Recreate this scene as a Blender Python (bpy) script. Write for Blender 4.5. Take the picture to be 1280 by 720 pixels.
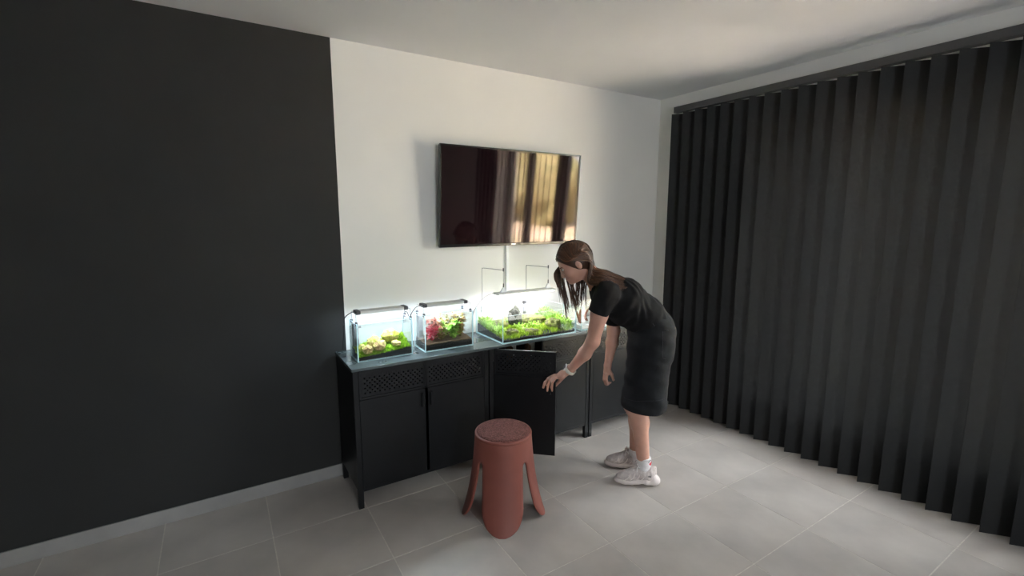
import bpy, math, random
import numpy as np
from mathutils import Vector, Matrix, noise as mnoise

for o in list(bpy.data.objects):
    bpy.data.objects.remove(o)
scene = bpy.context.scene
COL = scene.collection
PI = math.pi
R = math.radians

# ------------------------------------------------------------------ camera
CAM_H, CAM_YAW, CAM_PITCH, FOC = 1.55, R(31.9), R(8.5), 590.0
cam_data = bpy.data.cameras.new('camera')
cam_data.sensor_width = 36.0
cam_data.lens = FOC / 1280.0 * 36.0
cam_data.clip_start = 0.05
cam = bpy.data.objects.new('camera', cam_data)
cam.location = (0, 0, CAM_H)
cam.rotation_euler = (PI / 2 - CAM_PITCH, 0, -CAM_YAW)
COL.objects.link(cam)
scene.camera = cam

# ------------------------------------------------------------------ world, sun, exposure
world = bpy.data.worlds.new('sky')
scene.world = world
world.use_nodes = True
wn = world.node_tree.nodes
wn.clear()
wo = wn.new('ShaderNodeOutputWorld')
wb = wn.new('ShaderNodeBackground')
wb.inputs[0].default_value = (0.90, 0.94, 1.0, 1)
wb.inputs[1].default_value = 10.0
world.node_tree.links.new(wb.outputs[0], wo.inputs[0])

sun_d = bpy.data.lights.new('sun', 'SUN')
sun_d.energy = 120.0
sun_d.angle = R(1.0)
sun_d.color = (1.0, 0.94, 0.84)
sun = bpy.data.objects.new('sun', sun_d)
sun.rotation_euler = Vector((0.50, -0.35, -0.75)).to_track_quat('-Z', 'Y').to_euler()
sun.location = (0, 0, 8)
COL.objects.link(sun)

# portals: they only guide the daylight through the side window and the added rear fill opening
def portal(name, loc, rot, sx, sy):
    d = bpy.data.lights.new(name, 'AREA')
    d.shape = 'RECTANGLE'
    d.size, d.size_y = sx, sy
    d.cycles.is_portal = True
    o = bpy.data.objects.new(name, d)
    o.location, o.rotation_euler = loc, rot
    COL.objects.link(o)
portal('window_portal', (3.50, 0.84, 1.235), (0, R(90), 0), 1.83, 1.88)
portal('rear_fill_portal', (0.2, -2.85, 1.45), (R(90), 0, 0), 1.2, 1.1)

vs = scene.view_settings
vs.view_transform = 'Standard'
vs.look = 'None'
vs.gamma = 1.0
vs.use_curve_mapping = False
vs.exposure = 1.38
scene.cycles.transparent_max_bounces = 24
scene.cycles.max_bounces = 10
scene.cycles.diffuse_bounces = 6
scene.cycles.sample_clamp_indirect = 6.0

# ------------------------------------------------------------------ materials
MATS = {}
def mat(name, col, rough=0.6, metal=0.0, var=0.12, scale=30.0, bump=0.0, bscale=None, spec=0.5,
        emit=None, estr=0.0, stretch=None, coat=0.0, col2=None, sheen=0.0, alpha=None, sss=0.0):
    """Principled material with noise-driven colour variation and relief."""
    if name in MATS:
        return MATS[name]
    m = bpy.data.materials.new(name)
    m.use_nodes = True
    nt = m.node_tree
    b = nt.nodes['Principled BSDF']
    tc = nt.nodes.new('ShaderNodeTexCoord')
    src = tc.outputs['Object']
    if stretch:
        mp = nt.nodes.new('ShaderNodeMapping')
        mp.inputs['Scale'].default_value = stretch
        nt.links.new(src, mp.inputs[0])
        src = mp.outputs[0]
    nz = nt.nodes.new('ShaderNodeTexNoise')
    nz.inputs['Scale'].default_value = scale
    nz.inputs['Detail'].default_value = 5
    nt.links.new(src, nz.inputs['Vector'])
    rp = nt.nodes.new('ShaderNodeValToRGB')
    c2 = col2 if col2 else tuple(min(1, c * (1 + var)) for c in col)
    c1 = col if col2 else tuple(c * (1 - var) for c in col)
    rp.color_ramp.elements[0].position = 0.32
    rp.color_ramp.elements[1].position = 0.68
    rp.color_ramp.elements[0].color = (*c1, 1)
    rp.color_ramp.elements[1].color = (*c2, 1)
    nt.links.new(nz.outputs[0], rp.inputs[0])
    nt.links.new(rp.outputs[0], b.inputs['Base Color'])
    b.inputs['Roughness'].default_value = rough
    b.inputs['Metallic'].default_value = metal
    b.inputs['Specular IOR Level'].default_value = spec
    b.inputs['Coat Weight'].default_value = coat
    if sheen:
        b.inputs['Sheen Weight'].default_value = sheen
    if sss:
        b.inputs['Subsurface Weight'].default_value = sss
        b.inputs['Subsurface Radius'].default_value = (0.012, 0.004, 0.002)
    if emit:
        b.inputs['Emission Color'].default_value = (*emit, 1)
        b.inputs['Emission Strength'].default_value = estr
    if bump:
        bz = nt.nodes.new('ShaderNodeTexNoise')
        bz.inputs['Scale'].default_value = bscale or scale * 3
        bz.inputs['Detail'].default_value = 3
        nt.links.new(src, bz.inputs['Vector'])
        bp = nt.nodes.new('ShaderNodeBump')
        bp.inputs['Strength'].default_value = bump
        bp.inputs['Distance'].default_value = 0.01
        nt.links.new(bz.outputs[0], bp.inputs['Height'])
        nt.links.new(bp.outputs[0], b.inputs['Normal'])
    MATS[name] = m
    return m

def glass_mat(name, tint, ior=1.45, rough=0.01):
    m = bpy.data.materials.new(name)
    m.use_nodes = True
    nt = m.node_tree
    nt.nodes.clear()
    out = nt.nodes.new('ShaderNodeOutputMaterial')
    mix = nt.nodes.new('ShaderNodeMixShader')
    tr = nt.nodes.new('ShaderNodeBsdfTransparent')
    gl = nt.nodes.new('ShaderNodeBsdfGlossy')
    geo = nt.nodes.new('ShaderNodeNewGeometry')
    dt = nt.nodes.new('ShaderNodeVectorMath')
    dt.operation = 'DOT_PRODUCT'
    nt.links.new(geo.outputs['Incoming'], dt.inputs[0])
    nt.links.new(geo.outputs['Normal'], dt.inputs[1])
    def mth(op, a, b):
        n = nt.nodes.new('ShaderNodeMath')
        n.operation = op
        for i, q in enumerate((a, b)):
            if isinstance(q, (int, float)):
                n.inputs[i].default_value = q
            else:
                nt.links.new(q, n.inputs[i])
        return n.outputs[0]
    f0 = ((ior - 1) / (ior + 1)) ** 2
    fac = mth('ADD', mth('MULTIPLY', mth('POWER', mth('SUBTRACT', 1.0, mth('ABSOLUTE', dt.outputs['Value'], 0.0)), 5.0), 1 - f0), f0)
    nz = nt.nodes.new('ShaderNodeTexNoise')
    nz.inputs['Scale'].default_value = 4
    mr = nt.nodes.new('ShaderNodeMapRange')
    mr.inputs['To Min'].default_value = rough
    mr.inputs['To Max'].default_value = rough * 1.6
    nt.links.new(nz.outputs[0], mr.inputs[0])
    nt.links.new(mr.outputs[0], gl.inputs['Roughness'])
    tr.inputs[0].default_value = (*tint, 1)
    nt.links.new(fac, mix.inputs[0])
    nt.links.new(tr.outputs[0], mix.inputs[1])
    nt.links.new(gl.outputs[0], mix.inputs[2])
    nt.links.new(mix.outputs[0], out.inputs[0])
    MATS[name] = m
    return m

def tone_mat(name, ramp, rough=0.5, spec=0.5, bump=0.0, bscale=300, translucent=0.0):
    """colour comes from the per-piece 'tone' attribute (leaves, hair locks)."""
    m = bpy.data.materials.new(name)
    m.use_nodes = True
    nt = m.node_tree
    b = nt.nodes['Principled BSDF']
    at = nt.nodes.new('ShaderNodeAttribute')
    at.attribute_name = 'tone'
    rp = nt.nodes.new('ShaderNodeValToRGB')
    els = rp.color_ramp.elements
    for i, (p, c) in enumerate(ramp):
        e = els[i] if i < 2 else els.new(p)
        e.position = p
        e.color = (*c, 1)
    nt.links.new(at.outputs['Fac'], rp.inputs[0])
    nt.links.new(rp.outputs[0], b.inputs['Base Color'])
    b.inputs['Roughness'].default_value = rough
    b.inputs['Specular IOR Level'].default_value = spec
    if bump:
        nz = nt.nodes.new('ShaderNodeTexNoise')
        nz.inputs['Scale'].default_value = bscale
        bp = nt.nodes.new('ShaderNodeBump')
        bp.inputs['Strength'].default_value = bump
        bp.inputs['Distance'].default_value = 0.005
        nt.links.new(nz.outputs[0], bp.inputs['Height'])
        nt.links.new(bp.outputs[0], b.inputs['Normal'])
    if translucent:
        out = nt.nodes['Material Output']
        tl = nt.nodes.new('ShaderNodeBsdfTranslucent')
        mx = nt.nodes.new('ShaderNodeMixShader')
        mx.inputs[0].default_value = translucent
        nt.links.new(rp.outputs[0], tl.inputs[0])
        nt.links.new(b.outputs[0], mx.inputs[1])
        nt.links.new(tl.outputs[0], mx.inputs[2])
        nt.links.new(mx.outputs[0], out.inputs[0])
    MATS[name] = m
    return m

M_WALL = mat('wall_paint', (0.80, 0.785, 0.75), 0.85, var=0.015, scale=3, bump=0.04, bscale=260)
M_DARKWALL = mat('wall_darkened_side', (0.019, 0.019, 0.0185), 0.85, var=0.06, scale=4, bump=0.05, bscale=260)  # made-up dark wall colour that dims the left of the view
M_CEIL = mat('ceiling_paint', (0.74, 0.74, 0.75), 0.9, var=0.015, scale=3, bump=0.04, bscale=200)
M_TILE = mat('floor_tile', (0.46, 0.42, 0.385), 0.36, var=0.13, scale=3.2, bump=0.03, bscale=40)
M_GROUT = mat('grout', (0.62, 0.58, 0.52), 0.9, var=0.1, scale=60)
M_SKIRTING = mat('skirting_tile', (0.30, 0.29, 0.28), 0.45, var=0.1, scale=6)
M_BLACK = mat('black_metal', (0.0035, 0.004, 0.005), 0.44, var=0.2, scale=14, bump=0.03, bscale=900, spec=0.34)
M_INNER = mat('cabinet_inside', (0.006, 0.006, 0.007), 0.7, var=0.2, scale=14)
M_TOP = mat('worktop_glossy', (0.085, 0.105, 0.108), 0.27, var=0.15, scale=10, spec=0.6)
M_SCREEN = mat('tv_screen', (0.010, 0.004, 0.0055), 0.05, var=0.1, scale=2, spec=0.42)
M_SCREEN.node_tree.nodes['Principled BSDF'].inputs['Specular Tint'].default_value = (1.0, 0.86, 0.82, 1)
M_TVBODY = mat('tv_black_plastic', (0.012, 0.012, 0.012), 0.22, var=0.1, scale=20)
M_CHROME = mat('silver_plastic', (0.55, 0.55, 0.55), 0.3, metal=0.9, var=0.05)
M_WHITEPL = mat('white_plastic', (0.82, 0.82, 0.82), 0.4, var=0.03)
M_ALU = mat('brushed_aluminium', (0.66, 0.66, 0.62), 0.42, metal=0.1, var=0.06, scale=60, stretch=(1, 20, 20))
M_GREYPL = mat('grey_plastic', (0.07, 0.07, 0.075), 0.45, var=0.1)
M_WIRE = mat('steel_wire', (0.30, 0.30, 0.32), 0.35, metal=0.8, var=0.05)
M_CABLE = mat('black_cable', (0.012, 0.012, 0.014), 0.5, var=0.1)
M_GLASS = glass_mat('tank_glass', (0.985, 0.995, 0.99))
M_WINGLASS = glass_mat('window_glass', (0.97, 0.985, 0.98))
M_WATER = glass_mat('tank_water', (0.975, 0.995, 0.99), 1.2, 0.02)
M_EDGE = mat('glass_edge', (0.66, 0.86, 0.90), 0.15, var=0.06, scale=20)  # pale colour stands in for light carried through the glass
M_SILICONE = mat('clear_acrylic', (0.85, 0.88, 0.9), 0.15, var=0.03)
M_SOIL = mat('aquarium_soil', (0.010, 0.009, 0.008), 0.9, var=0.5, scale=220, bump=0.5, bscale=420)
M_SAND = mat('brown_sand', (0.16, 0.10, 0.055), 0.9, var=0.4, scale=160, bump=0.3, bscale=400)
M_TERRA = mat('terracotta_shell', (0.215, 0.060, 0.043), 0.52, var=0.05, scale=12, bump=0.02, bscale=600)
M_SEAT = mat('boucle_seat', (0.085, 0.025, 0.021), 0.95, col2=(0.25, 0.092, 0.076), scale=130, bump=1.0, bscale=150)
M_SKIN = mat('skin', (0.55, 0.295, 0.22), 0.5, var=0.07, scale=18, bump=0.03, bscale=200, sss=0.08)
M_SHIRT = mat('black_jersey', (0.0075, 0.007, 0.0075), 0.9, var=0.2, scale=25, bump=0.22, bscale=16, spec=0.25)
M_DENIM = mat('black_denim', (0.0065, 0.007, 0.0085), 0.85, var=0.5, scale=11, bump=0.25, bscale=26, spec=0.3)
M_STITCH = mat('denim_seam', (0.022, 0.023, 0.026), 0.85, var=0.3, scale=80, bump=0.3, bscale=300)
M_SOCK = mat('white_knit', (0.72, 0.68, 0.68), 0.9, var=0.06, scale=120, bump=0.25, bscale=500)
M_SHOE = mat('cream_mesh', (0.56, 0.49, 0.465), 0.8, var=0.12, scale=70, bump=0.35, bscale=260)
M_SOLE = mat('cream_rubber', (0.70, 0.62, 0.59), 0.6, var=0.06, scale=30, bump=0.1, bscale=120)
M_LACE = mat('lace_cotton', (0.80, 0.77, 0.75), 0.85, var=0.06, scale=200)
M_BAND = mat('cream_silicone', (0.74, 0.70, 0.60), 0.5, var=0.04)
M_RED = mat('red_thread', (0.55, 0.02, 0.05), 0.8, var=0.1, scale=200)
M_DARKTH = mat('black_thread', (0.012, 0.012, 0.012), 0.8, var=0.1, scale=200)
M_LIP = mat('lip_skin', (0.36, 0.11, 0.10), 0.45, var=0.06)
M_BROW = mat('brow_hair', (0.06, 0.03, 0.018), 0.8, var=0.2, scale=300)
M_EYEW = mat('eye_white', (0.7, 0.68, 0.66), 0.25, var=0.02)
M_IRIS = mat('eye_iris', (0.03, 0.02, 0.015), 0.2, var=0.2)
M_SLAT = mat('charcoal_slat', (0.014, 0.014, 0.0145), 0.85, var=0.08, scale=40, bump=0.08, bscale=500)
M_FRAME = mat('window_frame_grey', (0.06, 0.06, 0.062), 0.5, var=0.05)
M_LAWN = mat('lawn_grass', (0.26, 0.25, 0.13), 0.95, col2=(0.56, 0.41, 0.34), scale=0.7, bump=0.4, bscale=30)
M_PATIO = mat('patio_paving', (0.55, 0.46, 0.40), 0.9, var=0.1, scale=2)
M_SHRUB = mat('shrub_leaves', (0.09, 0.10, 0.04), 0.8, col2=(0.30, 0.24, 0.12), scale=5, bump=1.0, bscale=14)
M_LED = mat('led_strip', (0.9, 0.9, 0.9), 0.5, emit=(0.72, 0.86, 1.0), estr=38.0, var=0.01)
M_LED3 = mat('led_strip_bright', (0.9, 0.9, 0.9), 0.5, emit=(0.98, 0.96, 1.0), estr=24.0, var=0.01)
M_BOTTLE = mat('bottle_white', (0.6, 0.6, 0.58), 0.35, var=0.05)
M_BOTTLE2 = mat('bottle_amber', (0.10, 0.05, 0.02), 0.25, var=0.1)
M_STONE_Y = mat('mossy_stone', (0.42, 0.30, 0.12), 0.9, col2=(0.44, 0.52, 0.03), scale=38, bump=1.0, bscale=170)
M_STONE_G = mat('grey_stone', (0.13, 0.11, 0.07), 0.9, col2=(0.27, 0.30, 0.06), scale=45, bump=1.0, bscale=150)
M_STONE_D = mat('dark_stone', (0.022, 0.024, 0.018), 0.85, col2=(0.05, 0.055, 0.035), scale=24, bump=0.6, bscale=80)
M_STONE_O = mat('tan_stone', (0.46, 0.24, 0.12), 0.9, col2=(0.48, 0.46, 0.12), scale=42, bump=1.0, bscale=170)
M_WOOD = mat('bog_wood', (0.30, 0.12, 0.08), 0.8, var=0.3, scale=30, bump=0.5, bscale=90)
T_MOSS = tone_mat('moss_leaves', [(0, (0.10, 0.22, 0.01)), (1, (0.48, 0.62, 0.06)), (0.5, (0.26, 0.46, 0.02))], 0.7, 0.2, translucent=0.3)
T_GRASS = tone_mat('hairgrass_blades', [(0, (0.12, 0.24, 0.02)), (1, (0.56, 0.66, 0.10)), (0.55, (0.30, 0.48, 0.03))], 0.6, 0.2, translucent=0.35)
T_RED = tone_mat('red_leaves', [(0, (0.55, 0.03, 0.07)), (1, (0.90, 0.50, 0.50)), (0.5, (0.82, 0.12, 0.18))], 0.5, 0.3, translucent=0.3)
T_PINK = tone_mat('pink_leaves', [(0, (0.50, 0.16, 0.12)), (1, (0.85, 0.62, 0.52)), (0.5, (0.72, 0.32, 0.28))], 0.5, 0.3, translucent=0.3)
T_GREEN = tone_mat('green_leaves', [(0, (0.16, 0.36, 0.02)), (1, (0.62, 0.74, 0.25)), (0.5, (0.32, 0.62, 0.05))], 0.5, 0.3, translucent=0.3)
T_BROWN = tone_mat('brown_leaves', [(0, (0.12, 0.09, 0.02)), (1, (0.62, 0.34, 0.20)), (0.5, (0.34, 0.30, 0.06))], 0.6, 0.3, translucent=0.2)
T_HAIR = tone_mat('brown_hair', [(0, (0.024, 0.010, 0.0055)), (1, (0.22, 0.100, 0.045)), (0.5, (0.072, 0.032, 0.016))], 0.42, 0.5)

# ------------------------------------------------------------------ mesh helpers
class MB:
    """collects simple shapes into one mesh."""
    def __init__(s):
        s.v, s.f, s.mi, s.tone = [], [], [], []
        s.cur = 0
    def add(s, verts, faces, tone=None):
        n = len(s.v)
        s.v.extend([tuple(p) for p in verts])
        s.f.extend([tuple(n + i for i in f) for f in faces])
        s.mi.extend([s.cur] * len(faces))
        s.tone.extend([0.5 if tone is None else tone] * len(verts))
        return s
    def box(s, c, d, rot=None):
        hx, hy, hz = d[0] / 2, d[1] / 2, d[2] / 2
        vs_ = [Vector((x * hx, y * hy, z * hz)) for x in (-1, 1) for y in (-1, 1) for z in (-1, 1)]
        if rot is not None:
            vs_ = [rot @ p for p in vs_]
        c = Vector(c)
        s.add([c + p for p in vs_], [(0, 1, 3, 2), (4, 6, 7, 5), (0, 4, 5, 1), (2, 3, 7, 6), (0, 2, 6, 4), (1, 5, 7, 3)])
        return s
    def span(s, a, b):
        return s.box([(p + q) / 2 for p, q in zip(a, b)], [abs(q - p) for p, q in zip(a, b)])
    def tube(s, pts, r, n=8, tone=None, flat=1.0, cap=True):
        pts = [Vector(p) for p in pts]
        rr = r if isinstance(r, (list, tuple)) else [r] * len(pts)
        vs_, fs = [], []
        up = Vector((0, 0, 1))
        prev = None
        for i, p in enumerate(pts):
            t = (pts[min(i + 1, len(pts) - 1)] - pts[max(i - 1, 0)])
            if t.length < 1e-9:
                t = Vector((0, 0, 1))
            t.normalize()
            if prev is None:
                x = t.cross(up)
                if x.length < 1e-3:
                    x = t.cross(Vector((1, 0, 0)))
            else:
                x = prev - t * prev.dot(t)
                if x.length < 1e-6:
                    x = t.cross(up)
            x.normalize()
            prev = x.copy()
            y = t.cross(x)
            for k in range(n):
                a = 2 * PI * k / n
                vs_.append(p + x * math.cos(a) * rr[i] + y * math.sin(a) * rr[i] * flat)
        for i in range(len(pts) - 1):
            for k in range(n):
                fs.append((i * n + k, i * n + (k + 1) % n, (i + 1) * n + (k + 1) % n, (i + 1) * n + k))
        if cap:
            fs.append(tuple(range(n - 1, -1, -1)))
            m = (len(pts) - 1) * n
            fs.append(tuple(range(m, m + n)))
        return s.add(vs_, fs, tone)
    def lathe(s, prof, c, n=20):
        vs_, fs = [], []
        for (r, z) in prof:
            for k in range(n):
                a = 2 * PI * k / n
                vs_.append((c[0] + r * math.cos(a), c[1] + r * math.sin(a), c[2] + z))
        for i in range(len(prof) - 1):
            for k in range(n):
                fs.append((i * n + k, i * n + (k + 1) % n, (i + 1) * n + (k + 1) % n, (i + 1) * n + k))
        fs.append(tuple(range(n - 1, -1, -1)))
        m = (len(prof) - 1) * n
        fs.append(tuple(range(m, m + n)))
        return s.add(vs_, fs)
    def mesh(s, name, mats, smooth=False):
        me = bpy.data.meshes.new(name)
        me.from_pydata(s.v, [], s.f)
        for m in (mats if isinstance(mats, (list, tuple)) else [mats]):
            me.materials.append(m)
        if any(s.mi):
            me.polygons.foreach_set('material_index', s.mi)
        if smooth:
            me.polygons.foreach_set('use_smooth', [True] * len(me.polygons))
        if any(t != 0.5 for t in s.tone):
            at = me.attributes.new('tone', 'FLOAT', 'POINT')
            at.data.foreach_set('value', s.tone)
        me.update()
        return me

WORLD = {}
def obj(name, mb, mats, parent=None, at=None, smooth=False, bevel=0.0, kind=None, rotz=0.0):
    """link a mesh as ONE object; `at` is the world position of the mesh's origin."""
    me = mb.mesh(name, mats, smooth) if isinstance(mb, MB) else mb
    o = bpy.data.objects.new(name, me)
    COL.objects.link(o)
    w = Vector(at) if at is not None else Vector((0, 0, 0))
    if parent is not None:
        o.parent = parent
        o.location = w - WORLD[parent.name]
    else:
        o.location = w
    o.rotation_euler.z = rotz
    WORLD[o.name] = w
    if bevel:
        b = o.modifiers.new('bevel', 'BEVEL')
        b.width = bevel
        b.segments = 2
        b.limit_method = 'ANGLE'
    if kind:
        o['kind'] = kind
    return o
def thing(name, loc, label, cat, group=None):
    o = bpy.data.objects.new(name, None)
    o.empty_display_size = 0.05
    o.location = loc
    COL.objects.link(o)
    WORLD[o.name] = Vector(loc)
    return tag(o, label, cat, group)
def tag(o, label, cat, group=None, kind=None):
    o['label'] = label
    o['category'] = cat
    if group:
        o['group'] = group
    if kind:
        o['kind'] = kind
    return o
def struct(name, mb, m, parent=None, **kw):
    return obj(name, mb, m, parent, kind='structure' if parent is None else None, **kw)
def smooth_path(pts, n=6):
    """Catmull-Rom through the points."""
    P = [Vector(p) for p in pts]
    out = []
    for i in range(len(P) - 1):
        a, b, c, d = P[max(i - 1, 0)], P[i], P[i + 1], P[min(i + 2, len(P) - 1)]
        for k in range(n):
            t = k / n
            out.append(0.5 * ((2 * b) + (c - a) * t + (2 * a - 5 * b + 4 * c - d) * t * t + (3 * b - a - 3 * c + d) * t ** 3))
    out.append(P[-1])
    return out

# ------------------------------------------------------------------ the room
WX0, WX1, WY0, WY1, CEIL = -2.2, 3.204, -2.6, 2.82, 2.508
DARKEN_X = 0.60  # wall left of this is coloured dark to dim that side
TH = 0.30
# floor: grout bed with single tiles laid on it
fl = struct('floor', MB().span((WX0 - TH, WY0 - TH, -0.12), (WX1 + TH, WY1 + TH, -0.0012)), M_GROUT)
TX, TY, GAP = 0.457, 0.4475, 0.005
tile_mb = MB().box((0, 0, -0.004), (TX - GAP, TY - GAP, 0.008))
tile_me = tile_mb.mesh('tile', M_TILE)
x = 1.034 - TX * 8
first = True
while x < WX1:
    y = 1.953 - TY * 11
    while y < WY1:
        cx, cy = x + TX / 2, y + TY / 2
        if cx - TX / 2 > WX0 - 0.2 and cx + TX / 2 < WX1 + 0.45 and cy + TY / 2 < WY1 + 0.45:
            o = bpy.data.objects.new('tile', tile_me)
            o.parent = fl
            o.location = (cx, cy, 0)
            COL.objects.link(o)
        y += TY
    x += TX
struct('ceiling', MB().span((WX0 - TH, WY0 - TH, CEIL), (WX1 + TH, WY1 + TH, CEIL + 0.2)), M_CEIL)
# back wall: white behind the aquariums, left of the sideboard invented darkness put into the colour
wb_ = MB().span((DARKEN_X, WY1, 0), (WX1 + TH, WY1 + TH, CEIL))
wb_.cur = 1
wb_.span((WX0 - TH, WY1, 0), (DARKEN_X, WY1 + TH, CEIL))
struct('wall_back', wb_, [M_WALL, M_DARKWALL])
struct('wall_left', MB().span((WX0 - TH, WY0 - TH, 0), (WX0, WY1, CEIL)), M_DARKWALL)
# rear wall with an opening added behind the camera for fill light
rw = MB()
rw.span((WX0, WY0 - TH, 0), (-0.4, WY0, CEIL)).span((0.8, WY0 - TH, 0), (WX1 + TH, WY0, CEIL))
rw.span((-0.4, WY0 - TH, 0), (0.8, WY0, 0.9)).span((-0.4, WY0 - TH, 2.0), (0.8, WY0, CEIL))
struct('wall_rear', rw, M_WALL)
# right wall with the wide sliding window
WIN0, WIN1, WINB, WINT = -0.10, 1.78, 0.32, 2.15
rt = MB()
rt.span((WX1, WIN1, 0), (WX1 + TH, WY1, CEIL)).span((WX1, WY0, 0), (WX1 + TH, WIN0, CEIL))
rt.span((WX1, WIN0, WINT), (WX1 + TH, WIN1, CEIL)).span((WX1, WIN0, 0), (WX1 + TH, WIN1, WINB))
struct('wall_right', rt, M_WALL)
# skirting tiles
struct('baseboard_back', MB().span((WX0, WY1 - 0.010, 0), (WX1, WY1, 0.075)), M_SKIRTING, bevel=0.002)
struct('baseboard_right', MB().span((WX1 - 0.010, WIN1, 0), (WX1, WY1 - 0.010, 0.075)), M_SKIRTING, bevel=0.002)
struct('baseboard_left', MB().span((WX0, WY0, 0), (WX0 + 0.010, WY1 - 0.010, 0.075)), M_SKIRTING, bevel=0.002)

def window(name, axis, fixed, a0, a1, z0, z1, mull, label):
    """sliding window: outer frame, mullions and one pane for each bay."""
    def sp(mb, p, q, za, zb, d=0.06):
        if axis == 'x':
            return mb.span((fixed - d / 2, p, za), (fixed + d / 2, q, zb))
        return mb.span((p, fixed - d / 2, za), (q, fixed + d / 2, zb))
    w = struct(name, sp(sp(sp(sp(MB(), a0, a0 + 0.06, z0, z1), a1 - 0.06, a1, z0, z1), a0 + 0.06, a1 - 0.06, z0, z0 + 0.06),
                        a0 + 0.06, a1 - 0.06, z1 - 0.06, z1), M_FRAME)
    e = a0 + 0.06
    for (m0, m1) in mull + [(a1 - 0.06, a1)]:
        obj('pane', sp(MB(), e, m0, z0 + 0.06, z1 - 0.06, 0.008), M_WINGLASS, w)
        if m1 < a1:
            obj('mullion', sp(MB(), m0, m1, z0 + 0.06, z1 - 0.06), M_FRAME, w)
        e = m1
    return w
window('window_1', 'x', WX1 + 0.20, WIN0, WIN1, WINB, WINT, [(0.33, 0.45), (0.97, 1.15)], '')
window('added_fill_window', 'y', WY0 - 0.2, -0.4, 0.8, 0.9, 2.0, [(0.17, 0.23)], '')  # added window, only there to let in fill light

# added blind: blocks the bright window from view, steers its light to the back wall
bl = thing('added_blind', (WX1 - 0.075, 1.0, 2.36), 'added charcoal vertical blind that hides the sliding window and steers its light', 'blind')
obj('head_rail', MB().span((WX1 - 0.10, -0.60, 2.355), (WX1 - 0.05, 2.60, 2.40)), M_FRAME, bl, bevel=0.003)
slat_me = MB().box((0, 0, -1.167), (0.127, 0.0012, 2.334)).mesh('slat', M_SLAT)
u_ang = math.atan2(0.77, -0.64)
y = -0.52
while y < 2.56:
    obj('slat', slat_me, None, bl, at=(WX1 - 0.075, y, 2.345), rotz=u_ang)
    y += 0.106

# garden outside the window: seen only as the reflection in the television
struct('ground', MB().span((WX1 + TH, -14, -0.30), (WX1 + 22, 22, -0.10)), M_LAWN)
struct('patio', MB().span((WX1 + TH, -4, -0.10), (WX1 + 2.2, 6, -0.04)), M_PATIO)
def blob(seed, r, sc, amp, freq, sub=3):
    import bmesh
    bm = bmesh.new()
    bmesh.ops.create_icosphere(bm, subdivisions=sub, radius=1.0)
    off = Vector((seed * 3.7, seed * 1.3, seed * 2.1))
    for v in bm.verts:
        d = v.co.normalized()
        k = 1 + amp * mnoise.noise(d * freq + off) + amp * 0.4 * mnoise.noise(d * freq * 2.7 + off)
        v.co = Vector((d.x * sc[0], d.y * sc[1], d.z * sc[2])) * (r * k)
    me = bpy.data.meshes.new('blob')
    bm.to_mesh(me)
    bm.free()
    me.polygons.foreach_set('use_smooth', [True] * len(me.polygons))
    return me
for i, (sx, sy, sz, lab) in enumerate([(9.5, -8.0, 1.5, 'rounded green garden shrub on the lawn, farthest from the television'),
                                       (11.5, -2.6, 2.1, 'tall green garden shrub on the lawn, second in the hedge row'),
                                       (12.0, 2.2, 1.7, 'broad green garden shrub in the middle of the hedge row'),
                                       (11.0, 7.0, 2.4, 'largest green garden shrub of the hedge row outside')]):
    me = blob(i + 3, 1.0, (1.3, 1.6, sz), 0.35, 2.6, 4)
    me.materials.append(M_SHRUB)
    tag(obj('garden_shrub', me, None, at=(sx, sy, sz * 0.75 - 0.1)), lab, 'shrub', 'garden hedge')

# ------------------------------------------------------------------ sideboard: three cabinets and one worktop
YF, YB, ZT = 2.406, 2.792, 0.781
tag(obj('worktop', MB().span((0.530, YF - 0.004, ZT - 0.016), (2.948, YB, ZT)), M_TOP, bevel=0.002),
    'long glossy dark worktop lying across the three black cabinets', 'worktop')
ZB, ZL, ZP = 0.105, 0.607, 0.762

def perforated(w, z0, z1, pitch, hr):
    """sheet in the XZ plane with real round holes in a staggered pattern (origin: left edge)."""
    mb = MB()
    nx = max(2, int(round(w / pitch)))
    nz = max(2, int(round((z1 - z0) / pitch)))
    px, pz = w / nx, (z1 - z0) / nz
    for i in range(nx):
        for j in range(nz):
            x0, zz = i * px, z0 + j * pz
            edge = i in (0, nx - 1) or j in (0, nz - 1)
            if (i + j) % 2 or edge:
                mb.add([(x0, 0, zz), (x0 + px, 0, zz), (x0 + px, 0, zz + pz), (x0, 0, zz + pz)], [(0, 1, 2, 3)])
            else:
                cx, cz = x0 + px / 2, zz + pz / 2
                o_, n_ = [], []
                for k in range(8):
                    a = k * PI / 4
                    m = max(abs(math.cos(a)), abs(math.sin(a)))
                    o_.append((cx + math.cos(a) / m * px / 2, 0, cz + math.sin(a) / m * pz / 2))
                    n_.append((cx + math.cos(a) * hr, 0, cz + math.sin(a) * hr))
                mb.add(o_ + n_, [(k, (k + 1) % 8, 8 + (k + 1) % 8, 8 + k) for k in range(8)])
    return mb

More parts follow.
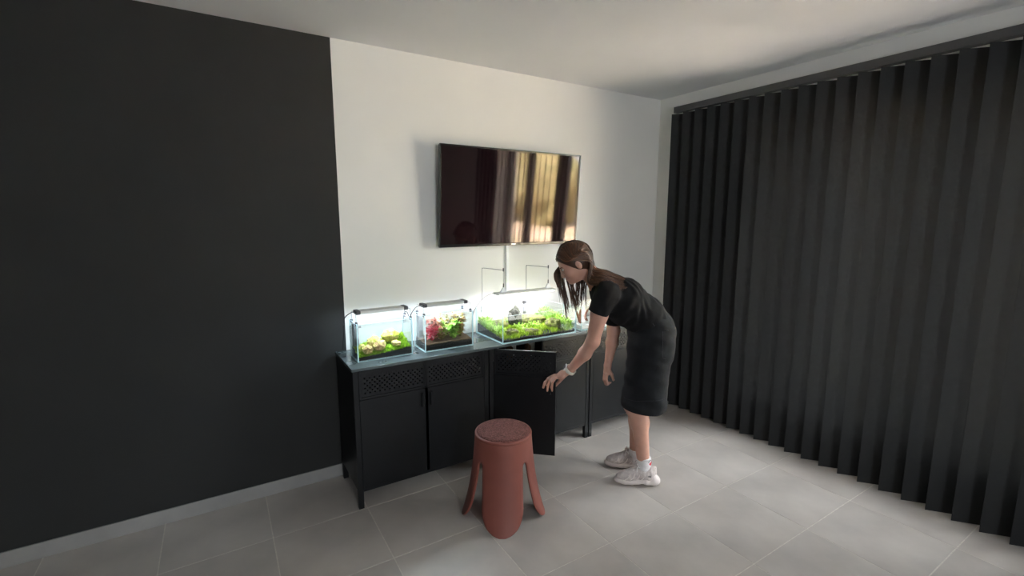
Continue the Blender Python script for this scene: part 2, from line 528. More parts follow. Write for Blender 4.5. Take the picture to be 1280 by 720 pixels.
DW = 0.378
perf_me = perforated(DW - 0.024, ZL + 0.012, ZP - 0.010, 0.0130, 0.0043).mesh('perforated_panel', M_BLACK)
def make_door(parent, hx, hy, side, ang, label=None):
    """door whose hinge edge is the origin; side=+1 opens from the right edge."""
    s = side
    mb = MB()
    def sp(xa, xb, za, zb, y0=0.0, y1=0.018):
        mb.span((min(s * xa, s * xb), y0, za), (max(s * xa, s * xb), y1, zb))
    sp(0, DW, ZB + 0.006, ZL - 0.003)                    # plain lower sheet
    sp(0, 0.012, ZL, ZP)
    sp(DW - 0.012, DW, ZL, ZP)
    sp(0.012, DW - 0.012, ZL, ZL + 0.012)
    sp(0.012, DW - 0.012, ZP - 0.010, ZP)
    sp(0.002, DW - 0.002, ZL - 0.003, ZL, 0.004, 0.016)    # recessed joint line
    d = obj('door', mb, M_BLACK, parent, at=(hx, hy, 0), bevel=0.0012, rotz=ang)
    p = bpy.data.objects.new('perforated_panel', perf_me)
    p.parent = d
    p.location = (0.012 if s > 0 else -(DW - 0.012), 0.004, 0)
    COL.objects.link(p)
    sm = p.modifiers.new('sheet', 'SOLIDIFY')
    sm.thickness = 0.0015
    h = MB().span((s * (DW - 0.034) - 0.006, -0.014, ZL - 0.105), (s * (DW - 0.034) + 0.006, 0.0, ZL - 0.025))
    ho = bpy.data.objects.new('handle', h.mesh('handle', M_BLACK))
    ho.parent = d
    COL.objects.link(ho)
    bv = ho.modifiers.new('bevel', 'BEVEL')
    bv.width = 0.002
    if label:
        d['label'] = label
    return d

CABS = [(0.535, 1.331, 0.0, 'black perforated metal cabinet under the two small aquariums, far end from woman'),
        (1.338, 2.134, R(-42.5), 'black perforated metal cabinet with its left door held open by the woman'),
        (2.141, 2.937, 0.0, 'black perforated metal cabinet behind the bending woman, next to the corner')]
for x0, x1, ang, lab in CABS:
    c = thing('cabinet', ((x0 + x1) / 2, (YF + YB) / 2, 0), lab, 'cabinet', 'black metal cabinets in a row')
    body = MB()
    z1 = ZT - 0.0165
    body.span((x0, YF + 0.028, ZB), (x0 + 0.012, YB - 0.028, z1)).span((x1 - 0.012, YF + 0.028, ZB), (x1, YB - 0.028, z1))
    body.span((x0 + 0.012, YB - 0.012, ZB), (x1 - 0.012, YB - 0.002, z1))
    body.span((x0 + 0.012, YF + 0.022, ZB), (x1 - 0.012, YB - 0.012, ZB + 0.016))
    body.span((x0 + 0.012, YF + 0.022, z1 - 0.008), (x1 - 0.012, YB - 0.012, z1))
    obj('body', body, M_BLACK, c)
    obj('shelf', MB().span((x0 + 0.013, YF + 0.06, 0.585), (x1 - 0.013, YB - 0.014, 0.600)), M_INNER, c)
    obj('bottom_rail', MB().span((x0 + 0.028, YF + 0.004, ZB - 0.012), (x1 - 0.028, YF + 0.022, ZB + 0.004)), M_BLACK, c, bevel=0.001)
    for lx in (x0 + 0.014, x1 - 0.014):
        for ly in (YF + 0.014, YB - 0.014):
            obj('leg', MB().span((lx - 0.014, ly - 0.014, 0.0), (lx + 0.014, ly + 0.014, z1)), M_BLACK, c, bevel=0.002)
    make_door(c, x0 + 0.029, YF + 0.001, 1, ang, 'door swung open towards the room' if ang else None)
    make_door(c, x1 - 0.029, YF + 0.001, -1, 0.0)

# bottles on the shelf behind the open door
def bottle(x, y, z, r, h, m, lab):
    t = thing('bottle', (x, y, z), lab, 'bottle', 'bottles inside the open cabinet')
    obj('body', MB().lathe([(r * 0.94, 0), (r, 0.006), (r, h * 0.68), (r * 0.85, h * 0.76), (r * 0.42, h * 0.82), (r * 0.42, h * 0.88)], (0, 0, 0), 16), m, t, at=(x, y, z), smooth=True)
    obj('cap', MB().lathe([(r * 0.5, h * 0.86), (r * 0.52, h * 0.90), (r * 0.5, h)], (0, 0, 0), 16), M_WHITEPL, t, at=(x, y, z), smooth=True)
for i, (bx, by, r, h, m, lab) in enumerate([
        (1.52, 2.66, 0.026, 0.135, M_BOTTLE, 'white plastic bottle in the open cabinet, leftmost on the shelf'),
        (1.60, 2.60, 0.024, 0.125, M_BOTTLE2, 'dark amber bottle with white cap in the open cabinet, left of pale bottle'),
        (1.67, 2.68, 0.027, 0.140, M_BOTTLE, 'tall white bottle in the middle of the open cabinet shelf'),
        (1.73, 2.58, 0.023, 0.128, M_BOTTLE2, 'dark amber bottle with white cap on the shelf, right of tall white bottle'),
        (1.80, 2.64, 0.025, 0.138, M_BOTTLE, 'white plastic bottle in the open cabinet, rightmost on the shelf')]):
    bottle(bx, by, 0.600, r, h, m, lab)

# ------------------------------------------------------------------ television with its cable cover
TVX0, TVX1, TVZ0, TVZ1 = 1.172, 2.262, 1.362, 1.990
tw, th_ = TVX1 - TVX0, TVZ1 - TVZ0
tv = thing('television', ((TVX0 + TVX1) / 2, 2.722, (TVZ0 + TVZ1) / 2), 'wide black flat television mounted on the wall above the aquariums', 'television')
tv.rotation_euler = (R(4.0), 0, 0)
TA = tuple(tv.location)
hw, hh = tw / 2, th_ / 2
mb = MB().span((-hw + 0.004, 0.006, -hh + 0.004), (hw - 0.004, 0.034, hh - 0.004)).span((-hw * 0.62, 0.034, -hh * 0.75), (hw * 0.62, 0.052, hh * 0.45))
obj('housing', mb, M_TVBODY, tv, at=TA, bevel=0.004)
mb = MB().span((-hw, -0.006, hh - 0.012), (hw, 0.012, hh)).span((-hw, -0.006, -hh), (hw, 0.012, -hh + 0.018))
mb.span((-hw, -0.006, -hh + 0.018), (-hw + 0.012, 0.012, hh - 0.012)).span((hw - 0.012, -0.006, -hh + 0.018), (hw, 0.012, hh - 0.012))
obj('bezel', mb, M_TVBODY, tv, at=TA, bevel=0.003)
obj('screen', MB().span((-hw + 0.012, -0.001, -hh + 0.018), (hw - 0.012, 0.006, hh - 0.012)), M_SCREEN, tv, at=TA)
obj('logo', MB().span((-0.016, -0.0075, -hh + 0.005), (0.016, -0.006, -hh + 0.013)), M_CHROME, tv, at=TA)
obj('wall_bracket', MB().span((-0.2, 0.045, -0.16), (0.2, 0.075, 0.13)).span((-0.05, 0.05, -0.05), (0.05, 0.092, 0.02)), M_GREYPL, tv, at=TA)
tag(obj('cable_cover', MB().span((1.700, WY1 - 0.014, ZT), (1.722, WY1, 1.47)), M_WHITEPL, bevel=0.002),
    'thin white cable cover running down the wall below the television', 'cable cover')

# ------------------------------------------------------------------ stool
STX, STY, STH = 1.185, 1.990, 0.455
st = thing('stool', (STX, STY, 0), 'terracotta moulded stool with four petal legs and round speckled seat', 'stool')
def stool_r(z):
    t = 1 - z / 0.45
    return 0.147 + 0.030 * t + 0.045 * t ** 2.6
mb = MB()
NZ, NU = 40, 14
zs = 0.335
for k in range(4):
    th0 = R(237.5 + 90 * k)
    vs_, fs = [], []
    for j in range(NZ + 1):
        q = j / NZ
        z = 0.45 * (q ** 1.25)
        r = stool_r(z)
        if z >= zs:
            w = R(45)
        else:
            s_ = (zs - z)
            slot = 0.013 * min(1.0, math.sqrt(max(0.0, 1 - (1 - min(s_, 0.016) / 0.016) ** 2))) + 0.046 * (s_ / zs) ** 1.3
            w = R(45) - slot / r
            if z < 0.13:
                w *= math.sqrt(max(0.0, 1 - (1 - z / 0.13) ** 2.2)) if z > 0 else 0.0
                w = max(w, R(4.0))
        for i in range(NU + 1):
            a = th0 + w * (2 * i / NU - 1)
            vs_.append((r * math.cos(a), r * math.sin(a), z))
    for j in range(NZ):
        for i in range(NU):
            a = j * (NU + 1) + i
            fs.append((a, a + 1, a + NU + 2, a + NU + 1))
    mb.add(vs_, fs)
o = obj('shell', mb, M_TERRA, st, at=(STX, STY, 0), smooth=True)
w = o.modifiers.new('weld', 'WELD')
w.merge_threshold = 0.0006
s_ = o.modifiers.new('thickness', 'SOLIDIFY')
s_.thickness = 0.008
s_.offset = -1
obj('rim', MB().lathe([(0.128, 0.440), (0.1475, 0.440), (0.1480, 0.452), (0.1445, 0.4575), (0.136, 0.4575)], (0, 0, 0), 64), M_TERRA, st, at=(STX, STY, 0), smooth=True)
pf = [(0.1375, 0.452), (0.1385, 0.457), (0.136, 0.462), (0.128, 0.465), (0.09, 0.467), (0.04, 0.468), (0.004, 0.468)]
obj('seat_pad', MB().lathe(pf, (0, 0, 0), 64), M_SEAT, st, at=(STX, STY, 0), smooth=True)

# ------------------------------------------------------------------ aquariums
rnd = random.Random(7)
def tank(x0, x1, y0, y1, h, water, label, g=0.006):
    z0 = ZT + 0.0005
    z1 = z0 + h
    t = thing('aquarium', ((x0 + x1) / 2, (y0 + y1) / 2, z0), label, 'aquarium', 'rimless aquariums on the worktop')
    def pane(a, b, face):
        mb = MB().span(a, b)
        o_ = obj('glass_pane', mb, [M_GLASS, M_EDGE], t)
        for p in o_.data.polygons:                       # polished edges, brightness of piped light put into their colour
            n = p.normal
            if abs(n[face]) < 0.5:
                p.material_index = 1
        return o_
    pane((x0, y0, z0), (x1, y0 + g, z1), 1)
    pane((x0, y1 - g, z0), (x1, y1, z1), 1)
    pane((x0, y0 + g, z0), (x0 + g, y1 - g, z1), 0)
    pane((x1 - g, y0 + g, z0), (x1, y1 - g, z1), 0)
    pane((x0 + g, y0 + g, z0), (x1 - g, y1 - g, z0 + g), 2)
    obj('water', MB().span((x0 + g + 0.0008, y0 + g + 0.0008, z0 + g + 0.0008), (x1 - g - 0.0008, y1 - g - 0.0008, z0 + water)), M_WATER, t)
    return t

def bed(name, x0, x1, y0, y1, z0, hf, m, label, cat, nx=28, ny=18, kind='stuff'):
    """solid bed of substrate with a height field on top."""
    mb = MB()
    vs_, fs = [], []
    for j in range(ny + 1):
        for i in range(nx + 1):
            px, py = x0 + (x1 - x0) * i / nx, y0 + (y1 - y0) * j / ny
            vs_.append((px, py, z0 + hf(i / nx, j / ny)))
    n = len(vs_)
    for j in range(ny + 1):
        for i in range(nx + 1):
            vs_.append((x0 + (x1 - x0) * i / nx, y0 + (y1 - y0) * j / ny, z0))
    W = nx + 1
    for j in range(ny):
        for i in range(nx):
            a = j * W + i
            fs.append((a, a + 1, a + W + 1, a + W))
            fs.append((n + a, n + a + W, n + a + W + 1, n + a + 1))
    for i in range(nx):
        a = i
        fs.append((n + a, n + a + 1, a + 1, a))
        a = ny * W + i
        fs.append((a, a + 1, n + a + 1, n + a))
    for j in range(ny):
        a = j * W
        fs.append((a, a + W, n + a + W, n + a))
        a = j * W + nx
        fs.append((n + a, n + a + W, a + W, a))
    mb.add(vs_, fs)
    return tag(obj(name, mb, m, smooth=False), label, cat, kind=kind)

def tufts(name, n, place, size, m, label, cat, lean=0.5, wide=0.35, kind='stuff', parent=None):
    """many small upright leaves; place() -> (x, y, z, scale, tone)"""
    mb = MB()
    for _ in range(n):
        p = place()
        if p is None:
            continue
        x, y, z, s, tn = p
        a = rnd.uniform(0, 2 * PI)
        L = size * s * rnd.uniform(0.6, 1.25)
        ln = rnd.uniform(0.1, lean)
        dx, dy = math.cos(a), math.sin(a)
        w_ = L * wide
        c = Vector((x, y, z - 0.001))
        d = Vector((dx * ln, dy * ln, 1)).normalized()
        sd = Vector((-dy, dx, 0)) * w_ * 0.5
        mid = c + d * L * 0.55
        tip = c + (d + Vector((dx, dy, -0.3)) * ln * 0.5).normalized() * L
        mb.add([c - sd * 0.4, c + sd * 0.4, mid + sd, tip, mid - sd], [(0, 1, 2, 4), (4, 2, 3)], min(1, max(0, tn + rnd.uniform(-0.25, 0.25))))
    o_ = obj(name, mb, m, parent)
    if parent is None:
        tag(o_, label, cat, kind=kind)
    return o_

def stone(x, y, z, r, sc, seed, m, label, rotz=0.0, amp=0.30, group=None):
    me = blob(seed, r, sc, amp, 2.1, 4)
    me.materials.append(m)
    return tag(obj('stone', me, None, at=(x, y, z), rotz=rotz), label, 'stone', group)

def leaf(mb, base, d, L, w_, tone, curl=0.25, n=4):
    """one pointed leaf blade with a centre fold."""
    d = Vector(d).normalized()
    sd = d.cross(Vector((0, 0, 1)))
    if sd.length < 1e-3:
        sd = Vector((1, 0, 0))
    sd.normalize()
    up = sd.cross(d)
    vs_, fs = [], []
    for i in range(n + 1):
        t = i / n
        c = Vector(base) + d * (L * t) - up * (curl * L * t * t)
        ww = w_ * math.sin(PI * (0.08 + 0.92 * t) ** 0.8) * 0.5 if i < n else 0.0004
        vs_ += [c - sd * ww + up * ww * 0.25, c, c + sd * ww + up * ww * 0.25]
    for i in range(n):
        a = i * 3
        fs += [(a, a + 1, a + 4, a + 3), (a + 1, a + 2, a + 5, a + 4)]
    mb.add(vs_, fs, tone)

def stem_plant(name, x, y, z, h, n_stems, spread, L, w_, m, label, lean=(0, 0), whorl=5, tb=0.5, zmax=9, cat='plant'):
    t = thing(name, (x, y, z), label, cat)
    sm, lm = MB(), MB()
    for k in range(n_stems):
        a = rnd.uniform(0, 2 * PI)
        q = rnd.uniform(0.2, 1.0)
        hh_ = h * rnd.uniform(0.40, 1.05)
        b0 = Vector((x + math.cos(a) * spread * 0.35 * q, y + math.sin(a) * spread * 0.3 * q, z))
        b1 = Vector((x + math.cos(a) * spread * q + lean[0], y + math.sin(a) * spread * 0.6 * q + lean[1], min(z + hh_, zmax)))
        path = smooth_path([b0, b0.lerp(b1, 0.5) + Vector((rnd.uniform(-.006, .006), 0, 0.008)), b1], 4)
        sm.tube(path, 0.0012, 5, tone=0.1)
        for i, p in enumerate(path[2:]):
            f = (i + 1) / len(path)
            for w in range(whorl):
                aa = w * 2 * PI / whorl + i * 0.7 + k
                leaf(lm, p, (math.cos(aa), math.sin(aa) * 0.8, rnd.uniform(-0.2, 0.9)), L * rnd.uniform(0.5, 1.2), w_ * rnd.uniform(0.7, 1.2), min(1, max(0, tb + rnd.uniform(-0.4, 0.4))))
    obj('stem', sm, m, t)
    obj('foliage', lm, m, t, kind='stuff')
    return t

def clip_lamp(x0, x1, y, z, tz, yb, yf, label, cable):
    """LED bar standing on bent wire legs that clip onto the tank's side panes."""
    t = thing('aquarium_lamp', ((x0 + x1) / 2, y, tz), label, 'lamp', 'wire-legged lamps on the small aquariums')
    obj('light_bar', MB().span((x0 + 0.020, y - 0.032, z - 0.007), (x1 - 0.020, y + 0.032, z + 0.009)), M_ALU, t, bevel=0.002)
    for s in (0, 1):
        xe = x0 if s == 0 else x1
        d = 1 if s == 0 else -1
        obj('end_cap', MB().span((min(xe, xe + d * 0.024), y - 0.035, z - 0.009), (max(xe, xe + d * 0.024), y + 0.035, z + 0.011)), M_GREYPL, t, bevel=0.003)
        w = MB()
        xo = xe - d * 0.006
        pts = [(xo, yf, tz + 0.006), (xo, yf, z - 0.002), (xo + d * 0.004, yf + 0.004, z), (xo + d * 0.004, yb - 0.004, z), (xo, yb, z - 0.002), (xo, yb, tz + 0.006)]
        w.tube(pts, 0.0014, 6)
        lg = obj('wire_leg', w, M_WIRE, t)
        for yy in (yf, yb):
            obj('clip', MB().span((xo - 0.006, yy - 0.006, tz - 0.012), (xo + 0.006, yy + 0.006, tz + 0.008)), M_GREYPL, lg, bevel=0.0015)
    obj('led_strip', MB().span((x0 + 0.03, y - 0.020, z - 0.0085), (x1 - 0.03, y + 0.020, z - 0.0072)), M_LED, t)
    obj('power_cable', MB().tube(smooth_path(cable, 8), 0.0022, 6), M_CABLE, t, smooth=True)
    return t

def inner_filter(x, y, z, w, d, h, label):
    t = thing('internal_filter', (x, y, z), label, 'filter', 'internal filters of the small aquariums')
    obj('housing', MB().span((x - w / 2, y - d / 2, z), (x + w / 2, y + d / 2, z + h)), M_FILT, t, bevel=0.004)
    obj('intake', MB().span((x - w * 0.38, y - d / 2 - 0.004, z + 0.01), (x + w * 0.38, y - d / 2, z + h * 0.35)), M_GREYPL, t, bevel=0.002)
    obj('outlet_nozzle', MB().span((x + w / 2, y - 0.006, z + h - 0.026), (x + w / 2 + 0.016, y + 0.006, z + h - 0.014)), M_GREYPL, t, bevel=0.002)
M_FILT = mat('filter_grey', (0.25, 0.26, 0.28), 0.45, var=0.06)

ZG = ZT + 0.0075                                          # top of the bottom panes
# --- tank 1: mossy stones on a bright carpet
A = (0.589, 0.897, 2.503, 2.665, 0.207)
tank(*A, 0.186, 'small rimless aquarium with yellow mossy stones, nearest the end of the worktop')
hf1 = lambda u, v: 0.014 + 0.016 * u + 0.034 * v + 0.030 * max(0, u - 0.35) * (0.3 + v) + 0.004 * mnoise.noise(Vector((u * 6, v * 4, 1)))
bx0, bx1, by0, by1 = A[0] + 0.008, A[1] - 0.008, A[2] + 0.008, A[3] - 0.008
bed('soil_bed', bx0, bx1, by0, by1, ZG, hf1, M_SOIL, 'black soil layer under the bright green moss in the end aquarium', 'soil')
def pl1():
    u, v = rnd.random(), rnd.random()
    return bx0 + 0.003 + (bx1 - bx0 - 0.006) * u, by0 + 0.003 + (by1 - by0 - 0.006) * v, ZG + hf1(u, v), 1.0, 0.45 + 0.45 * v + 0.15 * mnoise.noise(Vector((u * 7, v * 5, 3)))
tufts('moss_carpet', 5200, pl1, 0.0115, T_MOSS, 'bright green moss carpet around the stones in the end aquarium', 'moss', 1.0, 0.55)
for (sx, sy, sz, r, sc, sd, m, lab) in [
        (0.800, 2.612, 0.090, 0.049, (1.0, 0.8, 0.72), 1, M_STONE_Y, 'largest rounded yellow-green mossy stone, highest in the end aquarium'),
        (0.700, 2.590, 0.068, 0.042, (0.95, 0.8, 0.85), 2, M_STONE_Y, 'yellow mossy stone in the middle of the end aquarium, behind pale one'),
        (0.722, 2.556, 0.056, 0.041, (1.05, 0.8, 0.75), 3, M_STONE_O, 'pale tan stone in the middle front of the end aquarium'),
        (0.655, 2.545, 0.044, 0.033, (1.0, 0.8, 0.7), 4, M_STONE_O, 'tan stone at the left front of the end aquarium'),
        (0.632, 2.580, 0.050, 0.027, (1.1, 0.8, 0.7), 5, M_STONE_Y, 'small yellow stone beside the filter in the end aquarium'),
        (0.815, 2.548, 0.060, 0.026, (1.35, 0.8, 0.6), 6, M_STONE_O, 'small flat brownish stone at the right of the end aquarium')]:
    stone(sx, sy, ZG + sz, r, sc, sd, m, lab, 0.3 * sd, group='stones of the end aquarium')
inner_filter(0.614, 2.636, ZG + 0.052, 0.030, 0.032, 0.125, 'slim grey filter box in the corner of the mossy stone aquarium')
clip_lamp(0.603, 0.893, 2.585, 1.040, ZT + 0.207, 2.635, 2.535, 'grey LED bar on thin wire legs above the mossy stone aquarium',
          [(0.606, 2.60, 1.040), (0.590, 2.63, 1.030), (0.568, 2.665, 1.000), (0.562, 2.685, 0.955), (0.572, 2.70, 0.965), (0.566, 2.73, 0.85), (0.57, 2.78, 0.785)])

# --- tank 2: red and green stem plants
B = (0.967, 1.276, 2.493, 2.673, 0.213)
tank(*B, 0.192, 'small rimless aquarium crowded with red and green plants')
hf2 = lambda u, v: 0.030 + 0.014 * v + 0.006 * mnoise.noise(Vector((u * 5, v * 4, 7)))
bx0, bx1, by0, by1 = B[0] + 0.008, B[1] - 0.008, B[2] + 0.008, B[3] - 0.008
bed('soil_bed', bx0, bx1, by0, by1, ZG, hf2, M_SOIL, 'black soil layer under the red and green plants', 'soil')
hf2b = lambda u, v: 0.006 + 0.003 * mnoise.noise(Vector((u * 9, v * 6, 2)))
def bed_on(name, x0, x1, y0, y1, zf, label):
    mb = MB()
    nx, ny = 26, 12
    vs_ = [(x0 + (x1 - x0) * i / nx, y0 + (y1 - y0) * j / ny, zf(i / nx, j / ny)) for j in range(ny + 1) for i in range(nx + 1)]
    n = len(vs_)
    vs_ += [(p[0], p[1], p[2] - 0.006) for p in vs_]
    W = nx + 1
    fs = []
    for j in range(ny):
        for i in range(nx):
            a = j * W + i
            fs += [(a, a + 1, a + W + 1, a + W), (n + a, n + a + W, n + a + W + 1, n + a + 1)]
    for i in range(nx):
        fs += [(n + i, n + i + 1, i + 1, i)]
    for j in range(ny):
        fs += [(j * W, j * W + W, n + j * W + W, n + j * W), (n + j * W + nx, n + j * W + W + nx, j * W + W + nx, j * W + nx)]
    mb.add(vs_, fs)
    return tag(obj(name, mb, M_SAND), label, 'sand', kind='stuff')
bed_on('sand_layer', bx0 + 0.001, bx1 - 0.001, by0 + 0.001, by1 - 0.001, lambda u, v: ZG + hf2(u, v) + 0.009, 'brown sand layer around the stems of the red plants')
ZS2 = ZG + 0.044
stem_plant('red_plant', 1.030, 2.550, ZS2, 0.085, 9, 0.046, 0.034, 0.015, T_RED, 'bright red stem plant at the left of the crowded aquarium', whorl=4, tb=0.6)
stem_plant('red_plant', 1.065, 2.580, ZS2, 0.142, 10, 0.056, 0.036, 0.017, T_PINK, 'tall pinkish red plant reaching the water surface', whorl=4, tb=0.75, zmax=ZT + 0.186)
stem_plant('green_plant', 1.110, 2.570, ZS2, 0.125, 6, 0.040, 0.034, 0.019, T_GREEN, 'pale green broad-leaved plant in the middle of the crowded aquarium', whorl=3, tb=0.85, zmax=ZT + 0.18)
stem_plant('green_plant', 1.165, 2.538, ZS2, 0.118, 8, 0.030, 0.036, 0.024, T_GREEN, 'vivid green plant right of the middle in the crowded aquarium', whorl=3, tb=0.5, zmax=ZT + 0.18)
stem_plant('brown_plant', 1.222, 2.570, ZS2, 0.135, 14, 0.044, 0.028, 0.013, T_BROWN, 'olive brown bushy plant at the right of the crowded aquarium', tb=0.6, zmax=ZT + 0.185)
stem_plant('brown_plant', 1.140, 2.620, ZS2, 0.138, 14, 0.085, 0.024, 0.010, T_BROWN, 'olive brown fine-leaved plant along the back of the crowded aquarium', tb=0.5, zmax=ZT + 0.185)
stem_plant('brown_plant', 1.100, 2.535, ZS2, 0.040, 9, 0.050, 0.018, 0.007, T_BROWN, 'low brown plant on the sand in front of the red plants', tb=0.35)
inner_filter(0.992, 2.640, ZG + 0.046, 0.030, 0.036, 0.140, 'slim grey filter box in the corner of the red plant aquarium')
clip_lamp(0.984, 1.270, 2.585, 1.040, ZT + 0.213, 2.640, 2.530, 'grey LED bar on thin wire legs above the red plant aquarium',
          [(0.988, 2.60, 1.040), (0.970, 2.63, 1.025), (0.950, 2.66, 0.985), (0.946, 2.68, 0.945), (0.938, 2.70, 0.985), (0.926, 2.72, 0.975), (0.922, 2.75, 0.87), (0.925, 2.785, 0.785)])

# --- tank 3: long shallow grass landscape
Cc = (1.436, 2.010, 2.410, 2.767, 0.172)
tank(*Cc, 0.142, 'long shallow rimless aquarium with a grassy rock landscape under the television', 0.007)
bx0, bx1, by0, by1 = Cc[0] + 0.009, Cc[1] - 0.009, Cc[2] + 0.009, Cc[3] - 0.009
hf3 = lambda u, v: 0.012 + 0.050 * v ** 1.1 * (0.45 + 0.85 * abs(u - 0.55)) + 0.006 * mnoise.noise(Vector((u * 5, v * 4, 9)))
bed('soil_bed', bx0, bx1, by0, by1, ZG, hf3, M_SOIL, 'dark soil slope under the grass of the long shallow aquarium', 'soil', 36, 22)
def pl3():
    u, v = rnd.random(), rnd.random() ** 0.8
    n = mnoise.noise(Vector((u * 9, v * 5, 4)))
    if v < 0.25 and n < -0.1 and 0.1 < u < 0.95 and rnd.random() < 0.6:
        return None
    return bx0 + 0.004 + (bx1 - bx0 - 0.008) * u, by0 + 0.004 + (by1 - by0 - 0.008) * v, ZG + hf3(u, v), 0.55 + 0.9 * max(0, n + 0.35) + 0.25 * v, 0.42 + 0.35 * n + 0.2 * (1 - v)
tufts('grass_carpet', 9000, pl3, 0.026, T_GRASS, 'bright green grass carpet of the long shallow aquarium', 'aquarium grass', 0.7, 0.14)
def pl3b():
    a = rnd.random()
    u = rnd.choice([0.03, 0.10, 0.40, 0.62, 0.975, 0.955, 0.93, 0.9]) + rnd.gauss(0, 0.03)
    v = min(0.97, max(0.25, rnd.gauss(0.75, 0.2)))
    if u > 0.88:  # plants by the right pane imitate the contents mirrored in its glass
        v = rnd.uniform(0.03, 0.97)
    if not 0.01 < u < 0.99:
        return None
    return bx0 + (bx1 - bx0) * u, by0 + (by1 - by0) * v, ZG + hf3(u, v) + rnd.uniform(0, 0.028 if u < 0.88 else 0.062), 1.0, 0.6 + 0.3 * rnd.random()
tufts('back_and_mirror_plants', 4200, pl3b, 0.024, T_GREEN, 'taller pale green plants at the back, and imitating a reflection along the right pane', 'plant', 1.1, 0.45)
for (sx, sy, sz, r, sc, sd, m, lab) in [
        (1.665, 2.640, 0.085, 0.075, (0.62, 0.5, 1.05), 11, M_STONE_D, 'dark pointed rock rising out of the water in the long aquarium'),
        (1.890, 2.520, 0.036, 0.060, (0.95, 0.7, 0.85), 12, M_STONE_G, 'large grey mossy rock at the right front of the long aquarium'),
        (1.690, 2.480, 0.022, 0.045, (1.2, 0.8, 0.62), 13, M_STONE_G, 'low grey rock in the middle front of the long aquarium'),
        (1.560, 2.500, 0.028, 0.040, (1.1, 0.8, 0.8), 14, M_STONE_G, 'grey rock at the left front of the long aquarium'),
        (1.800, 2.650, 0.055, 0.070, (1.5, 0.6, 0.62), 15, M_STONE_G, 'broad mossy rock at the back of the long aquarium, right of pointed rock'),
        (1.545, 2.640, 0.050, 0.055, (1.1, 0.7, 0.75), 16, M_STONE_G, 'mossy rock at the back left of the long aquarium')]:
    stone(sx, sy, ZG + sz, r, sc, sd, m, lab, 0.2 * sd, 0.28, group='rocks of the long aquarium')
pz = ZT + 0.172
pm = thing('skimmer', (1.800, 2.725, pz - 0.05), 'small grey surface skimmer clipped to the back of the long aquarium', 'filter')
obj('tube', MB().tube([(1.800, 2.725, pz - 0.07), (1.800, 2.725, pz + 0.004)], 0.011, 14), M_FILT, pm, smooth=True)
obj('head', MB().lathe([(0.014, 0), (0.016, 0.004), (0.016, 0.016), (0.012, 0.02)], (1.800, 2.725, pz), 16), M_GREYPL, pm)
# pendant lamp on two bent rods
pl = thing('pendant_lamp', (1.72, 2.62, pz), 'long bright LED lamp hung from two bent rods over the grassy aquarium', 'lamp')
lz = 1.060
obj('light_bar', MB().span((1.500, 2.575, lz - 0.006), (1.962, 2.645, lz + 0.008)), M_ALU, pl, bevel=0.003)
obj('led_panel', MB().span((1.515, 2.583, lz - 0.0085), (1.948, 2.637, lz - 0.0065)), M_LED3, pl)
for xr, xh in ((1.490, 1.560), (1.846, 1.920)):
    rod = MB().tube(smooth_path([(xr, 2.774, pz - 0.03), (xr, 2.774, 1.10), (xr, 2.774, 1.205), (xr + 0.006, 2.770, 1.214), (xr + 0.02, 2.758, 1.214), (xh, 2.612, 1.212)], 5), 0.0022, 7)
    ro = obj('rod', rod, M_WIRE, pl, smooth=True)
    obj('rod_clamp', MB().span((xr - 0.010, 2.766, pz - 0.035), (xr + 0.010, 2.784, pz + 0.006)), M_SILICONE, ro, bevel=0.002)
    sw = MB().tube([(xh, 2.612, 1.225), (xh, 2.612, 1.100)], 0.0011, 6)
    so = obj('suspension_wire', sw, M_WIRE, pl)
    obj('gripper', MB().lathe([(0.0035, 0), (0.0035, 0.024), (0.002, 0.028)], (xh, 2.612, 1.098), 10), M_GREYPL, so)
    obj('stopper', MB().lathe([(0.004, 0), (0.004, 0.022)], (xh, 2.612, 1.204), 10), M_GREYPL, so)
    mb = MB()
    mb.add([(xh - 0.026, 2.606, lz + 0.008), (xh + 0.026, 2.606, lz + 0.008), (xh + 0.006, 2.606, lz + 0.040), (xh - 0.006, 2.606, lz + 0.040),
            (xh - 0.026, 2.618, lz + 0.008), (xh + 0.026, 2.618, lz + 0.008), (xh + 0.006, 2.618, lz + 0.040), (xh - 0.006, 2.618, lz + 0.040)],
           [(0, 1, 2, 3), (5, 4, 7, 6), (0, 4, 5, 1), (1, 5, 6, 2), (2, 6, 7, 3), (3, 7, 4, 0)])
    obj('bracket', mb, M_SILICONE, pl, bevel=0.002)
obj('power_cable', MB().tube(smooth_path([(1.505, 2.62, lz + 0.004), (1.480, 2.63, lz + 0.002), (1.450, 2.68, lz - 0.03), (1.428, 2.72, lz - 0.08), (1.420, 2.775, lz - 0.15), (1.42, 2.785, 0.785)], 8), 0.0018, 6), M_WIRE, pl, smooth=True)

